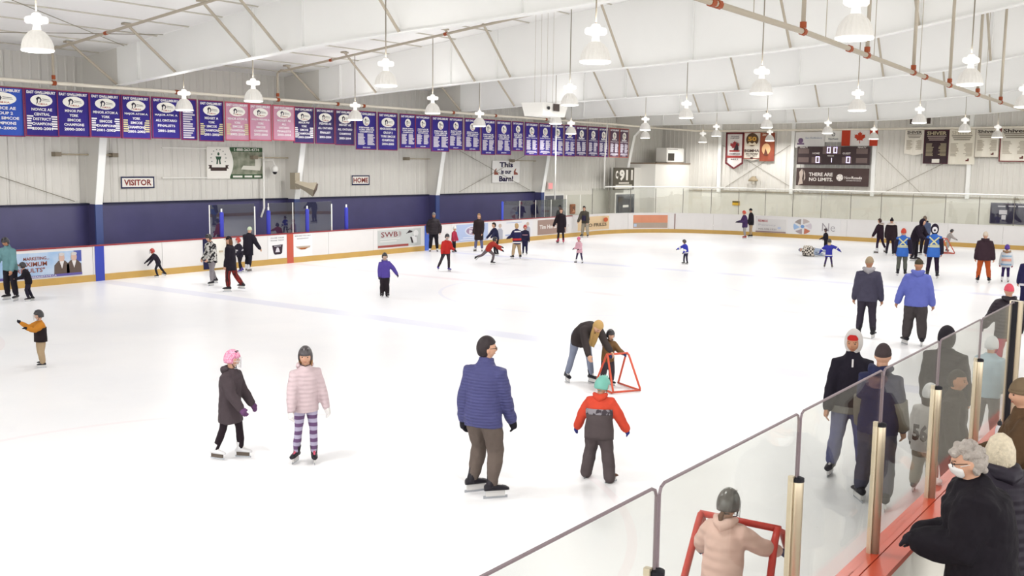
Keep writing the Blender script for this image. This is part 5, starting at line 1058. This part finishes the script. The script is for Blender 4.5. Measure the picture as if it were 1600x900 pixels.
# ---------------- near and middle of the ice
person('man in indigo quilted jacket and grey-brown joggers gliding away on hockey skates', G(754, 774), 1.8, 152, dict(lean=8, armL=(-12, 10, 22), armR=(10, 9, 14), legL=(20, 3, 36), legR=(12, 4, 30), hy=48, hp=-4, toe=4, foot=45),
  dict(m=puffer('4a4b7c', 9), hem=.05, bulk=1.15, collar=True, sw=1.08), dict(m=cloth('6b5f58'), fit=1.2, cuff=.85, len=.9), dict(kind='hair', m=mat('hair_dark', '2c2124', .5, bump=('noise', 60, .4, .01)), glasses=True, vol=1.17), hands=GLV)
person('child in orange and charcoal snowsuit jacket with teal spiked helmet, arms out', G(934, 750), 1.22, 172, dict(lean=10, armL=(10, 30, 10), armR=(10, 34, 8), legL=(12, 9, 14), legR=(-2, 9, 12), hy=45, hp=5, foot=30),
  dict(m=cloth('e0523c'), bulk=1.35, hem=.04, hood=True, sw=1.05, cuffw=1.15, bands=[(-.11, .135, cloth('5b5152'), 'lower_panel'), (.135, .19, mat('camo_band', '4a4148', .8, kind='blotch', col2='9c969c', scale=16), 'camo_panel')]), dict(m=cloth('5b5152'), fit=1.45, cuff=1.2, len=1.12), dict(kind='helmet', m=flat('7cc4b4', .4, .4), fin=flat('8fd0c0'), boot=flat('6b4a38')), hands=cloth('3a3f86'), hs=1.22)
person('girl in pink speckled helmet and long brown parka on white figure skates', G(357, 716), 1.36, 60, dict(lean=5, armL=(14, 16, 16), armR=(22, 6, 18), legL=(14, 3, 12), legR=(-10, 3, 10), hy=-12, toe=6),
  dict(m=cloth('4d4347'), bulk=1.3, hem=.15, flare=1.12, hood=cloth('4d4347')), dict(m=cloth('2c2228'), fit=.85), dict(kind='helmet', m=h_pink, cage=True, cagecol='e9e6ec', hair=flat('7a5a38'), tail=False), hands=cloth('6e4a72'), skates='figure', hs=1.14)
person('girl in pale pink puffer with black helmet, white mittens and patterned leggings', G(477, 722), 1.44, 20, dict(lean=3, armL=(6, 16, 10), armR=(8, 14, 10), legL=(6, 2, 8), legR=(-4, 2, 8), hy=24, hp=4, foot=30),
  dict(m=puffer('d8c2c6', 6), bulk=1.18, hem=.045, hood=True), dict(m=mat('fairisle', '6d4f78', .8, kind='bandz', col2='b9b2cc', scale=3.2), fit=.82), dict(kind='helmet', m=flat('4a4446', .35, .5), hair=flat('a87c4e'), long=.6, vent=flat('6a6466'), lace=flat('e2607a')), hands=cloth('efecea'), hs=1.12)
person('child in mustard and black jacket and khaki trousers raising one mitten', G(67, 573), 1.0, -70, dict(lean=2, armL=(60, 16, 50), armR=(64, 30, 62), legL=(6, 4, 10), legR=(-2, 5, 8), foot=40),
  dict(m=cloth('c98430'), bulk=1.3, hem=.04, bands=[(-.06, .2, cloth('2b2224'), 'lower_panel')]), dict(m=KHK, fit=1.35, cuff=1.1), dict(kind='helmet', m=h_blk, cage=True, cagecol='d8d6d4'), hands=GLV, hs=1.28)
# helper with the toddler at the orange frame
person('woman with blonde hair bending low over the toddler at the orange frame', G(905, 597), 1.55, 30, dict(lean=88, armL=(38, 6, 12), armR=(30, 10, 14), legL=(12, 7, 6), legR=(-8, 9, 4), hp=12), dict(m=cloth('3f3838'), hem=.08, bulk=1.0), dict(m=cloth('8c93a8'), fit=.9), dict(kind='hair', m=flat('c9a468', .6), long=1.3, hang=1, vol=1.2), hands=None)
td_ = person('toddler in brown coat and black helmet leaning on the orange skating frame', G(948, 602), .95, 30, dict(lean=14, armL=(52, 12, 20), armR=(52, 12, 20), legL=(8, 5, 14), legR=(2, 5, 12)), dict(m=cloth('7a5c3c'), bulk=1.35, hem=.05, hood=cloth('6b4f34')), dict(m=cloth('4a4248'), fit=1.4), dict(kind='helmet', m=h_blk), hands=cloth('33406e'), hs=1.35)
bp_ = person('child in blush pink puffer and grey helmet holding the red skating frame', (-18.55, -12.45), 1.28, 160, dict(lean=10, armL=(34, 30, 18), armR=(48, 34, 20), hy=6, legL=(6, 6, 14), legR=(0, 6, 12)), dict(m=puffer('e8c2b4', 4), bulk=1.35, hem=.09, hood=True), dict(m=BLK, fit=1.2), dict(kind='helmet', m=flat('57524e', .25, .6), cage=True, cagecol='d8d8dc', hair=flat('6b4a34'), tail=True, vent=flat('e8e4e0')), hands=cloth('5c5a78'), hs=1.2)
# right-hand group by the near glass
person('man in black quarter-zip, red beanie and pale hood standing by the near glass', G(1322, 744), 1.76, 0, dict(lean=3, armL=(4, 10, 14), armR=(6, 12, 12), legL=(6, 6, 12), legR=(2, 7, 8), hy=10, hp=4), dict(m=cloth('231f2a'), bulk=1.08, zip=True, hem=.035, collar=True, bands=[(-.075, -.03, cloth('6d6a66'), 'shirt_hem')]), dict(m=cloth('5c5f86'), fit=1.1, cuff=1.1), dict(kind='hoodup', m=cloth('d9d3d0'), under=cloth('c8302c')), skin='tan')
person('man in navy sweatshirt with grey sleeves and brown beanie facing the quarter-zip man', G(1362, 790), 1.78, 160, dict(lean=5, armL=(4, 8, 12), armR=(8, 7, 10), legL=(6, 5, 10), legR=(-4, 6, 10), hy=-10, foot=-30), dict(m=cloth('2d3050'), bulk=1.06, hem=.05, hood=True, sleevebands=[('L', .75, 2.0, cloth('7b766e'), 'grey_sleeve'), ('R', .75, 2.0, cloth('7b766e'), 'grey_sleeve')]), dict(m=cloth('4d4c5c'), fit=1.15, cuff=1.05), dict(kind='beanie', m=cloth('4a3f40')), skin='fair')
pj = person('child in white jersey number 56 and white hockey helmet behind the glass', G(1440, 773), 1.26, 160, dict(lean=4, armL=(6, 14, 10), armR=(6, 14, 12), legL=(8, 6, 10), legR=(-6, 6, 10)), dict(m=cloth('e3dfdc'), bulk=1.35, hem=.09, flare=1.1), dict(m=cloth('a79c8e'), fit=1.3, cuff=1.1), dict(kind='helmet', m=h_wht, hair=flat('3a2a26'), long=.5), hands=GLV, hs=1.2)
person('man with short dark hair in dark brown jacket close behind the glass', tuple(aty(1497, 592, -13.08)[:2]), 1.6, 78, dict(lean=4, armL=(5, 8, 10), armR=(5, 8, 10), hy=5), dict(m=cloth('3a3230'), bulk=1.2, hem=.06, collar=True), dict(m=BLK, fit=1.1), dict(kind='hair', m=flat('2a2220'), vol=1.07), skin='tan', anchor='head')
person('tall person in black hooded coat with the hood up behind the near glass', (-12.2, -12.5), 1.74, 165, dict(lean=3), dict(m=cloth('2e2a30'), bulk=1.5, hem=.2, flare=1.1), dict(m=BLK), dict(kind='hoodup', m=cloth('2e2a30')))
person('child in white helmet and pale blue jersey behind the last glass pane', (-10.3, -12.65), 1.4, 160, dict(lean=4), dict(m=cloth('bcd3de'), bulk=1.4, hem=.08), dict(m=GRY, fit=1.2), dict(kind='helmet', m=h_wht), hands=GLV, hs=1.15)
person('woman in coral pink beanie, black puffer and pink trousers beyond the glass end', (-5.5, -12.0), 1.66, 195, dict(lean=6, armL=(20, 22, 20), armR=(10, 12, 10)), dict(m=puffer('2b232b', 5), bulk=1.5, hem=.08, hood=True), dict(m=cloth('d84a66'), fit=1.1), dict(kind='beanie', m=cloth('e85f70'), hair=flat('2c2226')), hands=GLV)
person('man in grey-blue jacket with grey hood and tan cap skating away', G(1352, 528), 1.76, 178, dict(lean=6, armL=(2, 12, 12), armR=(0, 14, 10), legL=(6, 4, 10), legR=(-4, 5, 12), hy=20, hp=-2), dict(m=cloth('4d4a5c'), bulk=1.18, hem=.05, hood=cloth('a9a5a8'), sw=1.08), dict(m=cloth('3c3642'), fit=1.05), dict(kind='beanie', m=cloth('a8957a')), skin='tan')
person('man in periwinkle hoodie, dark joggers and green cap skating away', G(1427, 539), 1.8, 175, dict(lean=5, armL=(-2, 24, 10), armR=(4, 16, 8), legL=(4, 5, 12), legR=(-2, 5, 10), hy=18, foot=-20), dict(m=cloth('6b74c4'), bulk=1.2, hem=.05, hood=True, sw=1.08, cuffw=1.1), dict(m=cloth('4d4748'), fit=1.4, cuff=1.0), dict(kind='cap', m=cloth('4a4438'), hair=flat('2b2420')), skin='tan')
# ---------------- spectators at the rail
def on_rail(x, y, z): return (x, y, z)
person('woman with curly grey hair, glasses and white mask leaning on the rail', tuple(aty(1512, 715, -14.16)[:2]), 1.66, -80, dict(lean=12, armL=(18, 2, 66, 30), armR=(12, 6, 74, 30), hp=6, hy=0), dict(m=cloth('1f1b22'), bulk=1.9, hem=.16, collar=True), dict(m=BLK), dict(kind='curly', m=mat('hair_grey', 'b5aca4', .6, noise=(25, .3), bump=('noise', 45, 1.0, .02)), glasses=True, mask=True), hands=GLV, skates=None, ground=.4, anchor='head')
person('woman with white-blonde bob in dark plum puffer beside the masked woman', tuple(aty(1562, 709, -14.22)[:2]), 1.58, -150, dict(lean=6, armL=(20, 4, 30), armR=(20, 4, 30)), dict(m=puffer('2f2935', 5), bulk=1.8, hem=.16, hood=True), dict(m=BLK), dict(kind='bob', m=mat('hair_blonde', 'e0d3ba', .5, noise=(40, .35), bump=('noise', 50, .5, .01))), skates=None, ground=.4, anchor='head')
person('man in brown jacket and tan cap watching from the rail near the bottle', tuple(aty(1598, 625, -14.12)[:2]), 1.72, -80, dict(lean=8, armL=(30, 6, 40, 10), armR=(30, 6, 40, 10), hy=-10), dict(m=cloth('5c4632'), bulk=1.35, hem=.08, collar=True), dict(m=BLK), dict(kind='beanie', m=cloth('7c6a54'), hair=flat('6b5a4c')), skates=None, ground=.4, anchor='head')
# ---------------- left
person('man in teal quarter-zip and black helmet holding a small child by the hand', G(19, 469), 1.66, -40, dict(lean=12, armL=(14, 10, 12), armR=(6, 26, 14), legL=(8, 6, 12), legR=(0, 7, 10), hp=18, hy=-10), dict(m=cloth('6f979c'), bulk=1.15, hem=.03, collar=True), dict(m=BLK, fit=1.15), dict(kind='helmet', m=h_blk), skin='tan')
person('small child in black with black helmet beside the teal man', G(48, 470), 1.02, -95, dict(lean=22, armL=(30, 20, 50), armR=(20, 6, 60), legL=(16, 3, 30), legR=(4, 3, 26)), dict(m=cloth('221e26'), bulk=1.25, hem=.06), dict(m=cloth('2a2636'), fit=1.1), dict(kind='helmet', m=h_blk, cage=True), hs=1.25)
person('person in maroon sleeve reaching in from the left beside the mustard child', G(-78, 600), 1.65, 60, dict(lean=20, armL=(62, 8, 8), armR=(30, 10, 10)), dict(m=cloth('4a2228'), bulk=1.1), dict(m=BLK), dict(kind='beanie', m=BLK))
person('child in black with red helmet crouching along the white boards', G(252, 433), .98, -75, dict(lean=42, armL=(34, 6, 8), armR=(44, 6, 6), legL=(28, 4, 40), legR=(-26, 4, 10, -20), hp=-24), dict(m=cloth('2b2530'), bulk=1.15, hem=.04), dict(m=cloth('2a2830'), fit=.95), dict(kind='helmet', m=h_red, cage=True), hands=GLV, hs=1.22)
person('teenager in black and white camouflage hoodie and grey joggers', G(334, 445), 1.52, -55, dict(lean=8, armL=(4, 10, 44, 16), armR=(4, 10, 40, 16), legL=(16, 6, 12), legR=(-12, 6, 12), hp=10), dict(m=mat('camo_hoodie', '1f1c20', .8, kind='blotch', col2='d5d2cc', scale=11), bulk=1.3, hem=.06), dict(m=cloth('8d878c'), fit=1.0), dict(kind='helmet', m=h_blk), hs=1.05)
person('person in black cap, long brown hair and red plaid trousers', G(368, 455), 1.55, -110, dict(lean=4, armL=(4, 6, 10), armR=(4, 6, 12), legL=(10, 4, 14), legR=(-14, 4, 20)), dict(m=cloth('25202a'), bulk=1.25, hem=.12), dict(m=mat('red_plaid', '2a1518', .8, kind='plaid', col2='d2382c', scale=9), fit=1.1, cuff=1.1, len=.85), dict(kind='cap', m=BLK, hair=flat('6b4730'), long=1.0))
person('person in pale green beanie and long black coat leading the red-helmeted child', G(387, 424), 1.5, 150, dict(lean=16, armL=(24, 10, 30), armR=(-6, 34, 30), legL=(18, 3, 24), legR=(-6, 4, 18)), dict(m=cloth('25212c'), bulk=1.3, hem=.14), dict(m=cloth('262430')), dict(kind='beanie', m=cloth('cfe0c0')), skates='figure')
person('child in black with red helmet held by the person in pale green beanie', G(377, 426), 1.15, -60, dict(lean=8, armL=(20, 10, 40), armR=(40, 20, 20), legL=(12, 4, 14), legR=(-6, 4, 16)), dict(m=cloth('282430'), bulk=1.25, hem=.05, bands=[(.12, .16, flat('c9c6cc'), 'chest_band')]), dict(m=BLK), dict(kind='helmet', m=h_red, cage=True, boot=flat('5a4a9c')), hs=1.2)
person('child in purple jacket and black snow trousers swinging one arm out', G(601, 464), 1.2, 8, dict(lean=2, armL=(10, 42, 4), armR=(8, 10, 20), legL=(4, 1, 6), legR=(-2, 1, 6)), dict(m=cloth('58499c'), bulk=1.3, hem=.05, hood=True), dict(m=cloth('2b2429'), fit=1.25, cuff=1.15, len=1.12), dict(kind='helmet', m=h_blk, cage=True, cagecol='cfcac4'), hands=cloth('453a58'), hs=1.2)
# ---------------- along the far boards
person('man in black puffer leaning back against the far boards, hands in pockets', (7.3, 12.35), 1.62, 0, dict(lean=-2, armL=(-6, 26, 30, 20), armR=(-6, 26, 30, 20), legL=(6, 5, 4), legR=(6, 5, 4)), dict(m=puffer('2c242a', 5), bulk=1.3, hem=.06, collar=True), dict(m=cloth('1f1b24'), fit=1.15), dict(kind='beanie', m=cloth('8d8786')), skates='figure', skin='tan')
person('child in red sweater and purple skates striding with one leg out', G(693, 424), 1.28, 20, dict(lean=10, armL=(16, 14, 60), armR=(10, 16, 10), legL=(10, 2, 10), legR=(4, 24, 6), hp=8), dict(m=cloth('c0302c'), bulk=1.2, hem=.03), dict(m=cloth('3f363c'), fit=.95), dict(kind='helmet', m=h_blk, cage=True, cagecol='d8d6d2', boot=flat('5c4a9c')), hands=GLV, hs=1.15)
person('small child in raspberry jacket and white hat behind the red sweater child', G(709, 394), 1.05, 60, dict(lean=6, armL=(10, 12, 10), armR=(20, 30, 10)), dict(m=cloth('b83850'), bulk=1.35, hem=.06), dict(m=BLK), dict(kind='beanie', m=cloth('ecebe8')), skates='figure', hs=1.3)
person('woman with long light brown hair in dark knee-length coat and jeans', G(748, 393), 1.58, -20, dict(lean=2, armL=(6, 6, 20), armR=(6, 6, 20), legL=(4, 6, 4), legR=(2, 6, 4)), dict(m=cloth('33282a'), bulk=1.3, hem=.2, flare=1.05), dict(m=cloth('6c6f94')), dict(kind='hair', m=flat('8d6f50'), long=1.0), skates='figure')
person('boy with dark hair in navy jacket stretching an arm by the far boards', G(775, 399), 1.32, -60, dict(lean=18, armL=(44, 20, 8), armR=(34, 10, 10), hp=-8), dict(m=cloth('2b2b4a'), bulk=1.15), dict(m=BLK), dict(kind='hair', m=flat('2a221f')), hs=1.15)
person('child in brick red jacket crouched low in a fast stride', G(769, 413), 1.22, 70, dict(lean=58, armL=(40, 8, 20), armR=(70, 6, 10), legL=(46, 4, 60), legR=(-44, 6, 26, -40), hp=-38), dict(m=cloth('a83830'), bulk=1.2, hem=.03), dict(m=cloth('6f6468'), fit=1.0), dict(kind='helmet', m=h_blk), hands=GLV, hs=1.15, anchor='L')
person('blond boy in navy, red and white hockey jersey and khaki trousers', G(807, 404), 1.36, -150, dict(lean=4, armL=(30, 14, 40), armR=(10, 12, 30), legL=(4, 10, 6), legR=(2, 9, 6)), dict(m=cloth('2b2a50'), bulk=1.35, hem=.08, bands=[(.24, .275, cloth('e8e4e6'), 'white_yoke'), (-.075, -.04, cloth('e8e4e6'), 'white_hem'), (.0, .06, cloth('c43a38'), 'red_band')]), dict(m=KHK, fit=1.2), dict(kind='hair', m=flat('c9a878')), hands=GLV, hs=1.15)
person('child in navy sweatshirt and red helmet standing on one straight leg', G(820, 398), 1.2, 0, dict(lean=4, armL=(8, 10, 30), armR=(8, 8, 20), legL=(6, 1, 10), legR=(2, 1, 8)), dict(m=cloth('2b2740'), bulk=1.2, hem=.03, bands=[(.15, .175, flat('b98a94'), 'chest_lettering')]), dict(m=cloth('2a2848')), dict(kind='helmet', m=h_red), hands=GLV, hs=1.18)
person('woman in long black coat with white bag and pink-red skates by the boards', G(876, 380), 1.62, -15, dict(lean=2, armL=(4, 10, 10), armR=(6, 24, 10), legL=(3, 4, 4), legR=(2, 4, 4)), dict(m=cloth('2a2228'), bulk=1.2, hem=.2, flare=1.05), dict(m=BLK, fit=.8), dict(kind='hair', m=flat('5a4236'), boot=flat('c2405c'), vol=1.15), skates='figure')
person('man in grey-green jacket over hoodie and khaki trousers bending forward', G(914, 371), 1.62, -25, dict(lean=24, armL=(10, 10, 10), armR=(24, 12, 8), legL=(8, 7, 10), legR=(4, 7, 8), hp=-6), dict(m=cloth('4f4a42'), bulk=1.35, hem=.06, bands=[(.02, .2, cloth('3a3550'), 'shirt_front')]), dict(m=cloth('a8a090'), fit=1.2), dict(kind='hair', m=flat('211c1e'), glasses=True))
person('little girl in pink coat and pink knit hat gliding with legs apart', G(905, 411), .98, -35, dict(lean=12, armL=(14, 6, 60), armR=(14, 6, 60), legL=(4, 14, 6), legR=(6, 12, 6)), dict(m=cloth('e3b3bf'), bulk=1.35, hem=.09, flare=1.15, hood=True), dict(m=cloth('3c3050'), fit=.9), dict(kind='beanie', m=cloth('d86f96')), hands=GLV, skates='figure', hs=1.3)
person('small child in royal blue jersey with white hem pointing one arm ahead', G(1071, 413), .93, -60, dict(lean=18, armL=(20, 12, 20), armR=(58, 14, 6), legL=(4, 8, 8), legR=(10, 8, 12)), dict(m=cloth('3f45b8'), bulk=1.3, hem=.06, bands=[(-.055, -.01, cloth('ece9ee'), 'white_hem')], sleevebands=[('L', 1.1, 1.6, cloth('ece9ee'), 'white_cuff'), ('R', 1.1, 1.6, cloth('ece9ee'), 'white_cuff')]), dict(m=cloth('33304a')), dict(kind='helmet', m=flat('5a5250', .35)), hands=GLV, hs=1.28)
person('child in plum coat and red helmet on red skates, skating in a pair', G(1164, 373), 1.42, -70, dict(lean=8, armL=(24, 10, 60), armR=(20, 10, 60), legL=(6, 3, 10), legR=(-2, 3, 10)), dict(m=cloth('4a3560'), bulk=1.3, hem=.1), dict(m=cloth('a8a4a4')), dict(kind='helmet', m=flat('d0553f', .35), boot=flat('b03a38')), hands=GLV, hs=1.1)
person('person in black jacket, black beanie and khaki trousers behind the plum coat', G(1173, 371), 1.5, -80, dict(lean=6, armL=(10, 8, 20), armR=(10, 8, 20)), dict(m=BLK, bulk=1.2, hem=.08), dict(m=KHK), dict(kind='beanie', m=BLK))
person('fallen skater in black and white checked jacket lying on the ice', (*G(1268, 401), 0.0), 1.5, 170, dict(lean=40, armL=(60, 6, 60), armR=(40, 0, 50), legL=(70, 4, 50), legR=(40, 2, 30), hp=14), dict(m=mat('checked', '3a3230', .8, kind='checker', col2='efe6d8', scale=14), bulk=1.45, hem=.06), dict(m=cloth('a9b6cc'), fit=1.1), dict(kind='beanie', m=cloth('a9a6b4')), lying=(-86, .2), skates='figure', anchor='hip')
person('child in black jacket and dark helmet behind the blonde girl in blue', G(1290, 394), 1.02, -60, dict(lean=8, armL=(10, 10, 60), armR=(10, 10, 60)), dict(m=BLK, bulk=1.2), dict(m=BLK), dict(kind='helmet', m=flat('4a3c40', .4)), hands=cloth('40396e'), hs=1.2)
person('girl with long blonde hair in blue jersey, arms stretched wide', G(1294, 419), 1.06, 178, dict(lean=4, armL=(4, 50, 4), armR=(4, 72, 4), legL=(2, 10, 4), legR=(2, 10, 4)), dict(m=cloth('3d40a8'), bulk=1.3, hem=.1, flare=1.15, bands=[(-.085, -.05, cloth('ece9ee'), 'white_hem')], sleevebands=[('L', 1.0, 1.2, cloth('ece9ee'), 'white_cuff'), ('R', 1.0, 1.2, cloth('ece9ee'), 'white_cuff')]), dict(m=cloth('4a3a62'), fit=.9), dict(kind='helmet', m=flat('4a4644', .4), hair=flat('dcc49a'), long=1.2, boot=flat('6b625c')), hands=cloth('3a3c88'), hs=1.25)
person('woman in dark plum jacket with pale fur hood at her friend\'s left', G(1377, 396), 1.5, -120, dict(lean=8, armL=(10, 30, 10), armR=(4, 8, 14), legL=(10, 4, 10), legR=(-14, 5, 14)), dict(m=cloth('33232e'), bulk=1.3, hem=.07, hood=True), dict(m=cloth('2f2038'), fit=.85), dict(kind='hair', m=flat('4a332e'), fur=flat('c9b8ac', .9)), skates='figure')
person('woman in black beanie and black parka with white fur hood trim', G(1390, 399), 1.56, 175, dict(lean=5, armL=(6, 10, 20), armR=(6, 8, 14), legL=(4, 5, 8), legR=(4, 4, 6)), dict(m=cloth('2c2026'), bulk=1.35, hem=.1, hood=True), dict(m=cloth('2b1f30'), fit=.9), dict(kind='beanie', m=cloth('241b22'), fur=flat('e0d2c8', .9), pom=cloth('241b22')))
VEST = lambda: dict(m=cloth('3f6fc4'), bulk=1.22, hem=.09, x_vest=True, sleevebands=[('L', .1, 2.0, cloth('2a2436'), 'dark_sleeve'), ('R', .1, 2.0, cloth('2a2436'), 'dark_sleeve')])
person('rink helper in blue vest with yellow cross and orange-red helmet', G(1408, 431), 1.62, 180, dict(lean=3, armL=(0, 8, 20), armR=(-4, 14, 30), legL=(3, 3, 4), legR=(2, 3, 4)), VEST(), dict(m=cloth('5e6058'), fit=1.0), dict(kind='helmet', m=flat('c8442f', .35)))
person('rink helper in blue vest with dark hood bearing a white patch', G(1456, 435), 1.78, 180, dict(lean=4, armL=(0, 10, 20), armR=(0, 10, 20), legL=(4, 5, 6), legR=(-2, 5, 8), hp=8), VEST(), dict(m=cloth('2c1f33'), fit=.95), dict(kind='hoodup', m=cloth('2a2032'), print=True), hs=1.2)
person('man in slate blue jacket and brown cap by the end boards', (20.7, -3.9), 1.68, -20, dict(lean=10, armL=(14, 8, 14), armR=(14, 8, 14), hp=10), dict(m=cloth('56607c'), bulk=1.3, hem=.08, hood=cloth('2a2430')), dict(m=BLK), dict(kind='beanie', m=cloth('7d6c60')), skin='tan')
person('tall person in black hooded jacket stooping beside the end boards', (17.6, -4.3), 1.74, 60, dict(lean=34, armL=(30, 10, 20), armR=(30, 10, 20)), dict(m=cloth('231a26'), bulk=1.4, hem=.05), dict(m=BLK), dict(kind='hoodup', m=cloth('231a26')))
person('child in pale grey snowsuit and black helmet pushing the small orange frame', G(1479, 393), 1.02, 100, dict(lean=26, armL=(40, 10, 20), armR=(40, 10, 20), legL=(10, 6, 20), legR=(2, 6, 18)), dict(m=cloth('b5ada8'), bulk=1.35, hem=.03), dict(m=cloth('b5ada8'), fit=1.3), dict(kind='helmet', m=h_blk), hands=GLV, hs=1.2)
person('woman in brown jacket, rust orange trousers and cream hat skating away', G(1536, 442), 1.66, 180, dict(lean=3, armL=(2, 12, 8), armR=(-6, 16, 14), legL=(4, 5, 8), legR=(4, 8, 8)), dict(m=cloth('3c2b33'), bulk=1.4, hem=.06, hood=True), dict(m=cloth('b8562c'), fit=1.05, len=.92), dict(kind='beanie', m=cloth('d6c7b4')))
person('girl in pastel striped jacket and purple helmet with fur hood', G(1570, 441), 1.22, 180, dict(lean=2, armL=(4, 12, 10), armR=(4, 12, 10), legL=(2, 3, 4), legR=(2, 3, 4)), dict(m=cloth('dfe0e4'), bulk=1.4, hem=.09, hood=cloth('d8875c'), bands=[(-.06, -.02, cloth('8fb2d4'), 'blue_stripe'), (.05, .12, cloth('eeb09c'), 'peach_stripe'), (.17, .21, cloth('9fbfd8'), 'blue_stripe')]), dict(m=cloth('3a2a5c'), fit=.95), dict(kind='helmet', m=flat('5c3f9c', .35), fur=flat('a08468', .9)), hands=cloth('a03048'), skates='figure', hs=1.2)
person('person in pink hat and navy jersey with white stripe at the right edge', G(1603, 486), 1.5, 190, dict(lean=4), dict(m=cloth('2c2850'), bulk=1.3, hem=.1, bands=[(-.09, -.05, cloth('e6e2ea'), 'white_hem')]), dict(m=cloth('2c2850')), dict(kind='beanie', m=cloth('b65a92')))
# ---------------- things on the ice and the rail
def skate_frame(label, loc, rz, s, m):
    t = thing('skating_frame', label, 'skating aid', (loc[0], loc[1], 0), rz); r = .022*s
    for x in (-.28, .28):
        obj('side_tube', MB().tube([(x*s, -.35*s, .025), (x*1.2*s, .45*s, .025), (x*1.15*s, .47*s, .05), (x*.9*s, .1*s, .72*s), (x*.85*s, .04*s, .75*s), (x*.85*s, .0*s, .7*s), (x*s, -.33*s, .06), (x*s, -.36*s, .025)], r, 8), m, t, True, local=True)
    obj('front_bar', MB().tube([(-.336*s, .45*s, .03), (.336*s, .45*s, .03)], r, 8), m, t, True, local=True); obj('handle_bar', MB().tube([(-.25*s, .06*s, .75*s), (.25*s, .06*s, .75*s)], r, 8), m, t, True, local=True)
    return t
M_or = mat('frame_orange', 'e05a3c', .4, spec=.4)
def ahead(pr, d): r_, y_ = pr[0], pr[3]; return (r_.location[0]-math.sin(y_)*d, r_.location[1]+math.cos(y_)*d), y_
q, y_ = ahead(td_, .28); skate_frame('orange tubular skating frame held by the toddler', q, y_, .8, M_or)
q, y_ = ahead(bp_, .3); skate_frame('red tubular skating frame pushed by the child in blush pink puffer', q, y_, 1.3, mat('frame_red', 'cf4438', .4, spec=.4))
skate_frame('small orange skating frame near the end boards', G(1472, 396), math.radians(-140), .9, M_or)
q = atz(1534, 691, 1.1); t = thing('water_bottle', 'white water bottle with black cap standing on the red rail', 'bottle', (q[0], -13.66, 1.1))
obj('flask', MB().lathe([(.034, 0), (.037, .01), (.037, .15), (.03, .18), (.018, .195)], 18), flat('eceaf0', .35), t, True, local=True); obj('cap', MB().lathe([(.02, .19), (.022, .2), (.022, .22), (.012, .235)], 14), M_blackp, t, True, local=True); obj('cap_loop', MB().tube([(.016*math.cos(a_), 0, .235+.016*math.sin(a_)) for a_ in np.linspace(0, math.pi, 8)], .004, 5), M_blackp, t, local=True)
q = atz(1462, 757, 1.1); tag(obj('paper_wipe', MB().ell((q[0], q[1], 1.125), (.07, .05, .025), 12, 8, fn=lambda d: 1+.25*math.sin(7*d[0])*math.cos(5*d[1])), flat('f4f2f2'), None, True), 'crumpled white paper tissue lying on the red rail', 'tissue')
bag = thing('hand_bag', 'small white bag carried by the woman in long black coat', 'bag', (*(G(881, 380)+np.array([.1, -.15])), .55)); obj('pouch', MB().bbox((-.1, -.04, 0), (.1, .04, .24), .03), flat('ece6e0'), bag, local=True); obj('strap', MB().tube([(-.07, 0, .23), (-.05, 0, .34), (.05, 0, .34), (.07, 0, .23)], .008, 5), flat('d8d0c8'), bag, local=True)
def jersey56():
    root, J, shift, yaw = pj; bk = np.array([math.sin(yaw), -math.cos(yaw), 0]); rt = np.array([math.cos(yaw), math.sin(yaw), 0])
    fr = frame((0, -.17, .76), (1, 0, 0), (0, 0, 1))
    TEXTJOBS.append((root, lambda u, v, o: np.array(root.location)+fr(u, v, o), [('56', 0, 0, .17, .2)], flat('4a3c40'), .0, 'jersey_number', .05))
jersey56()
flush_text()
flush_fuse()
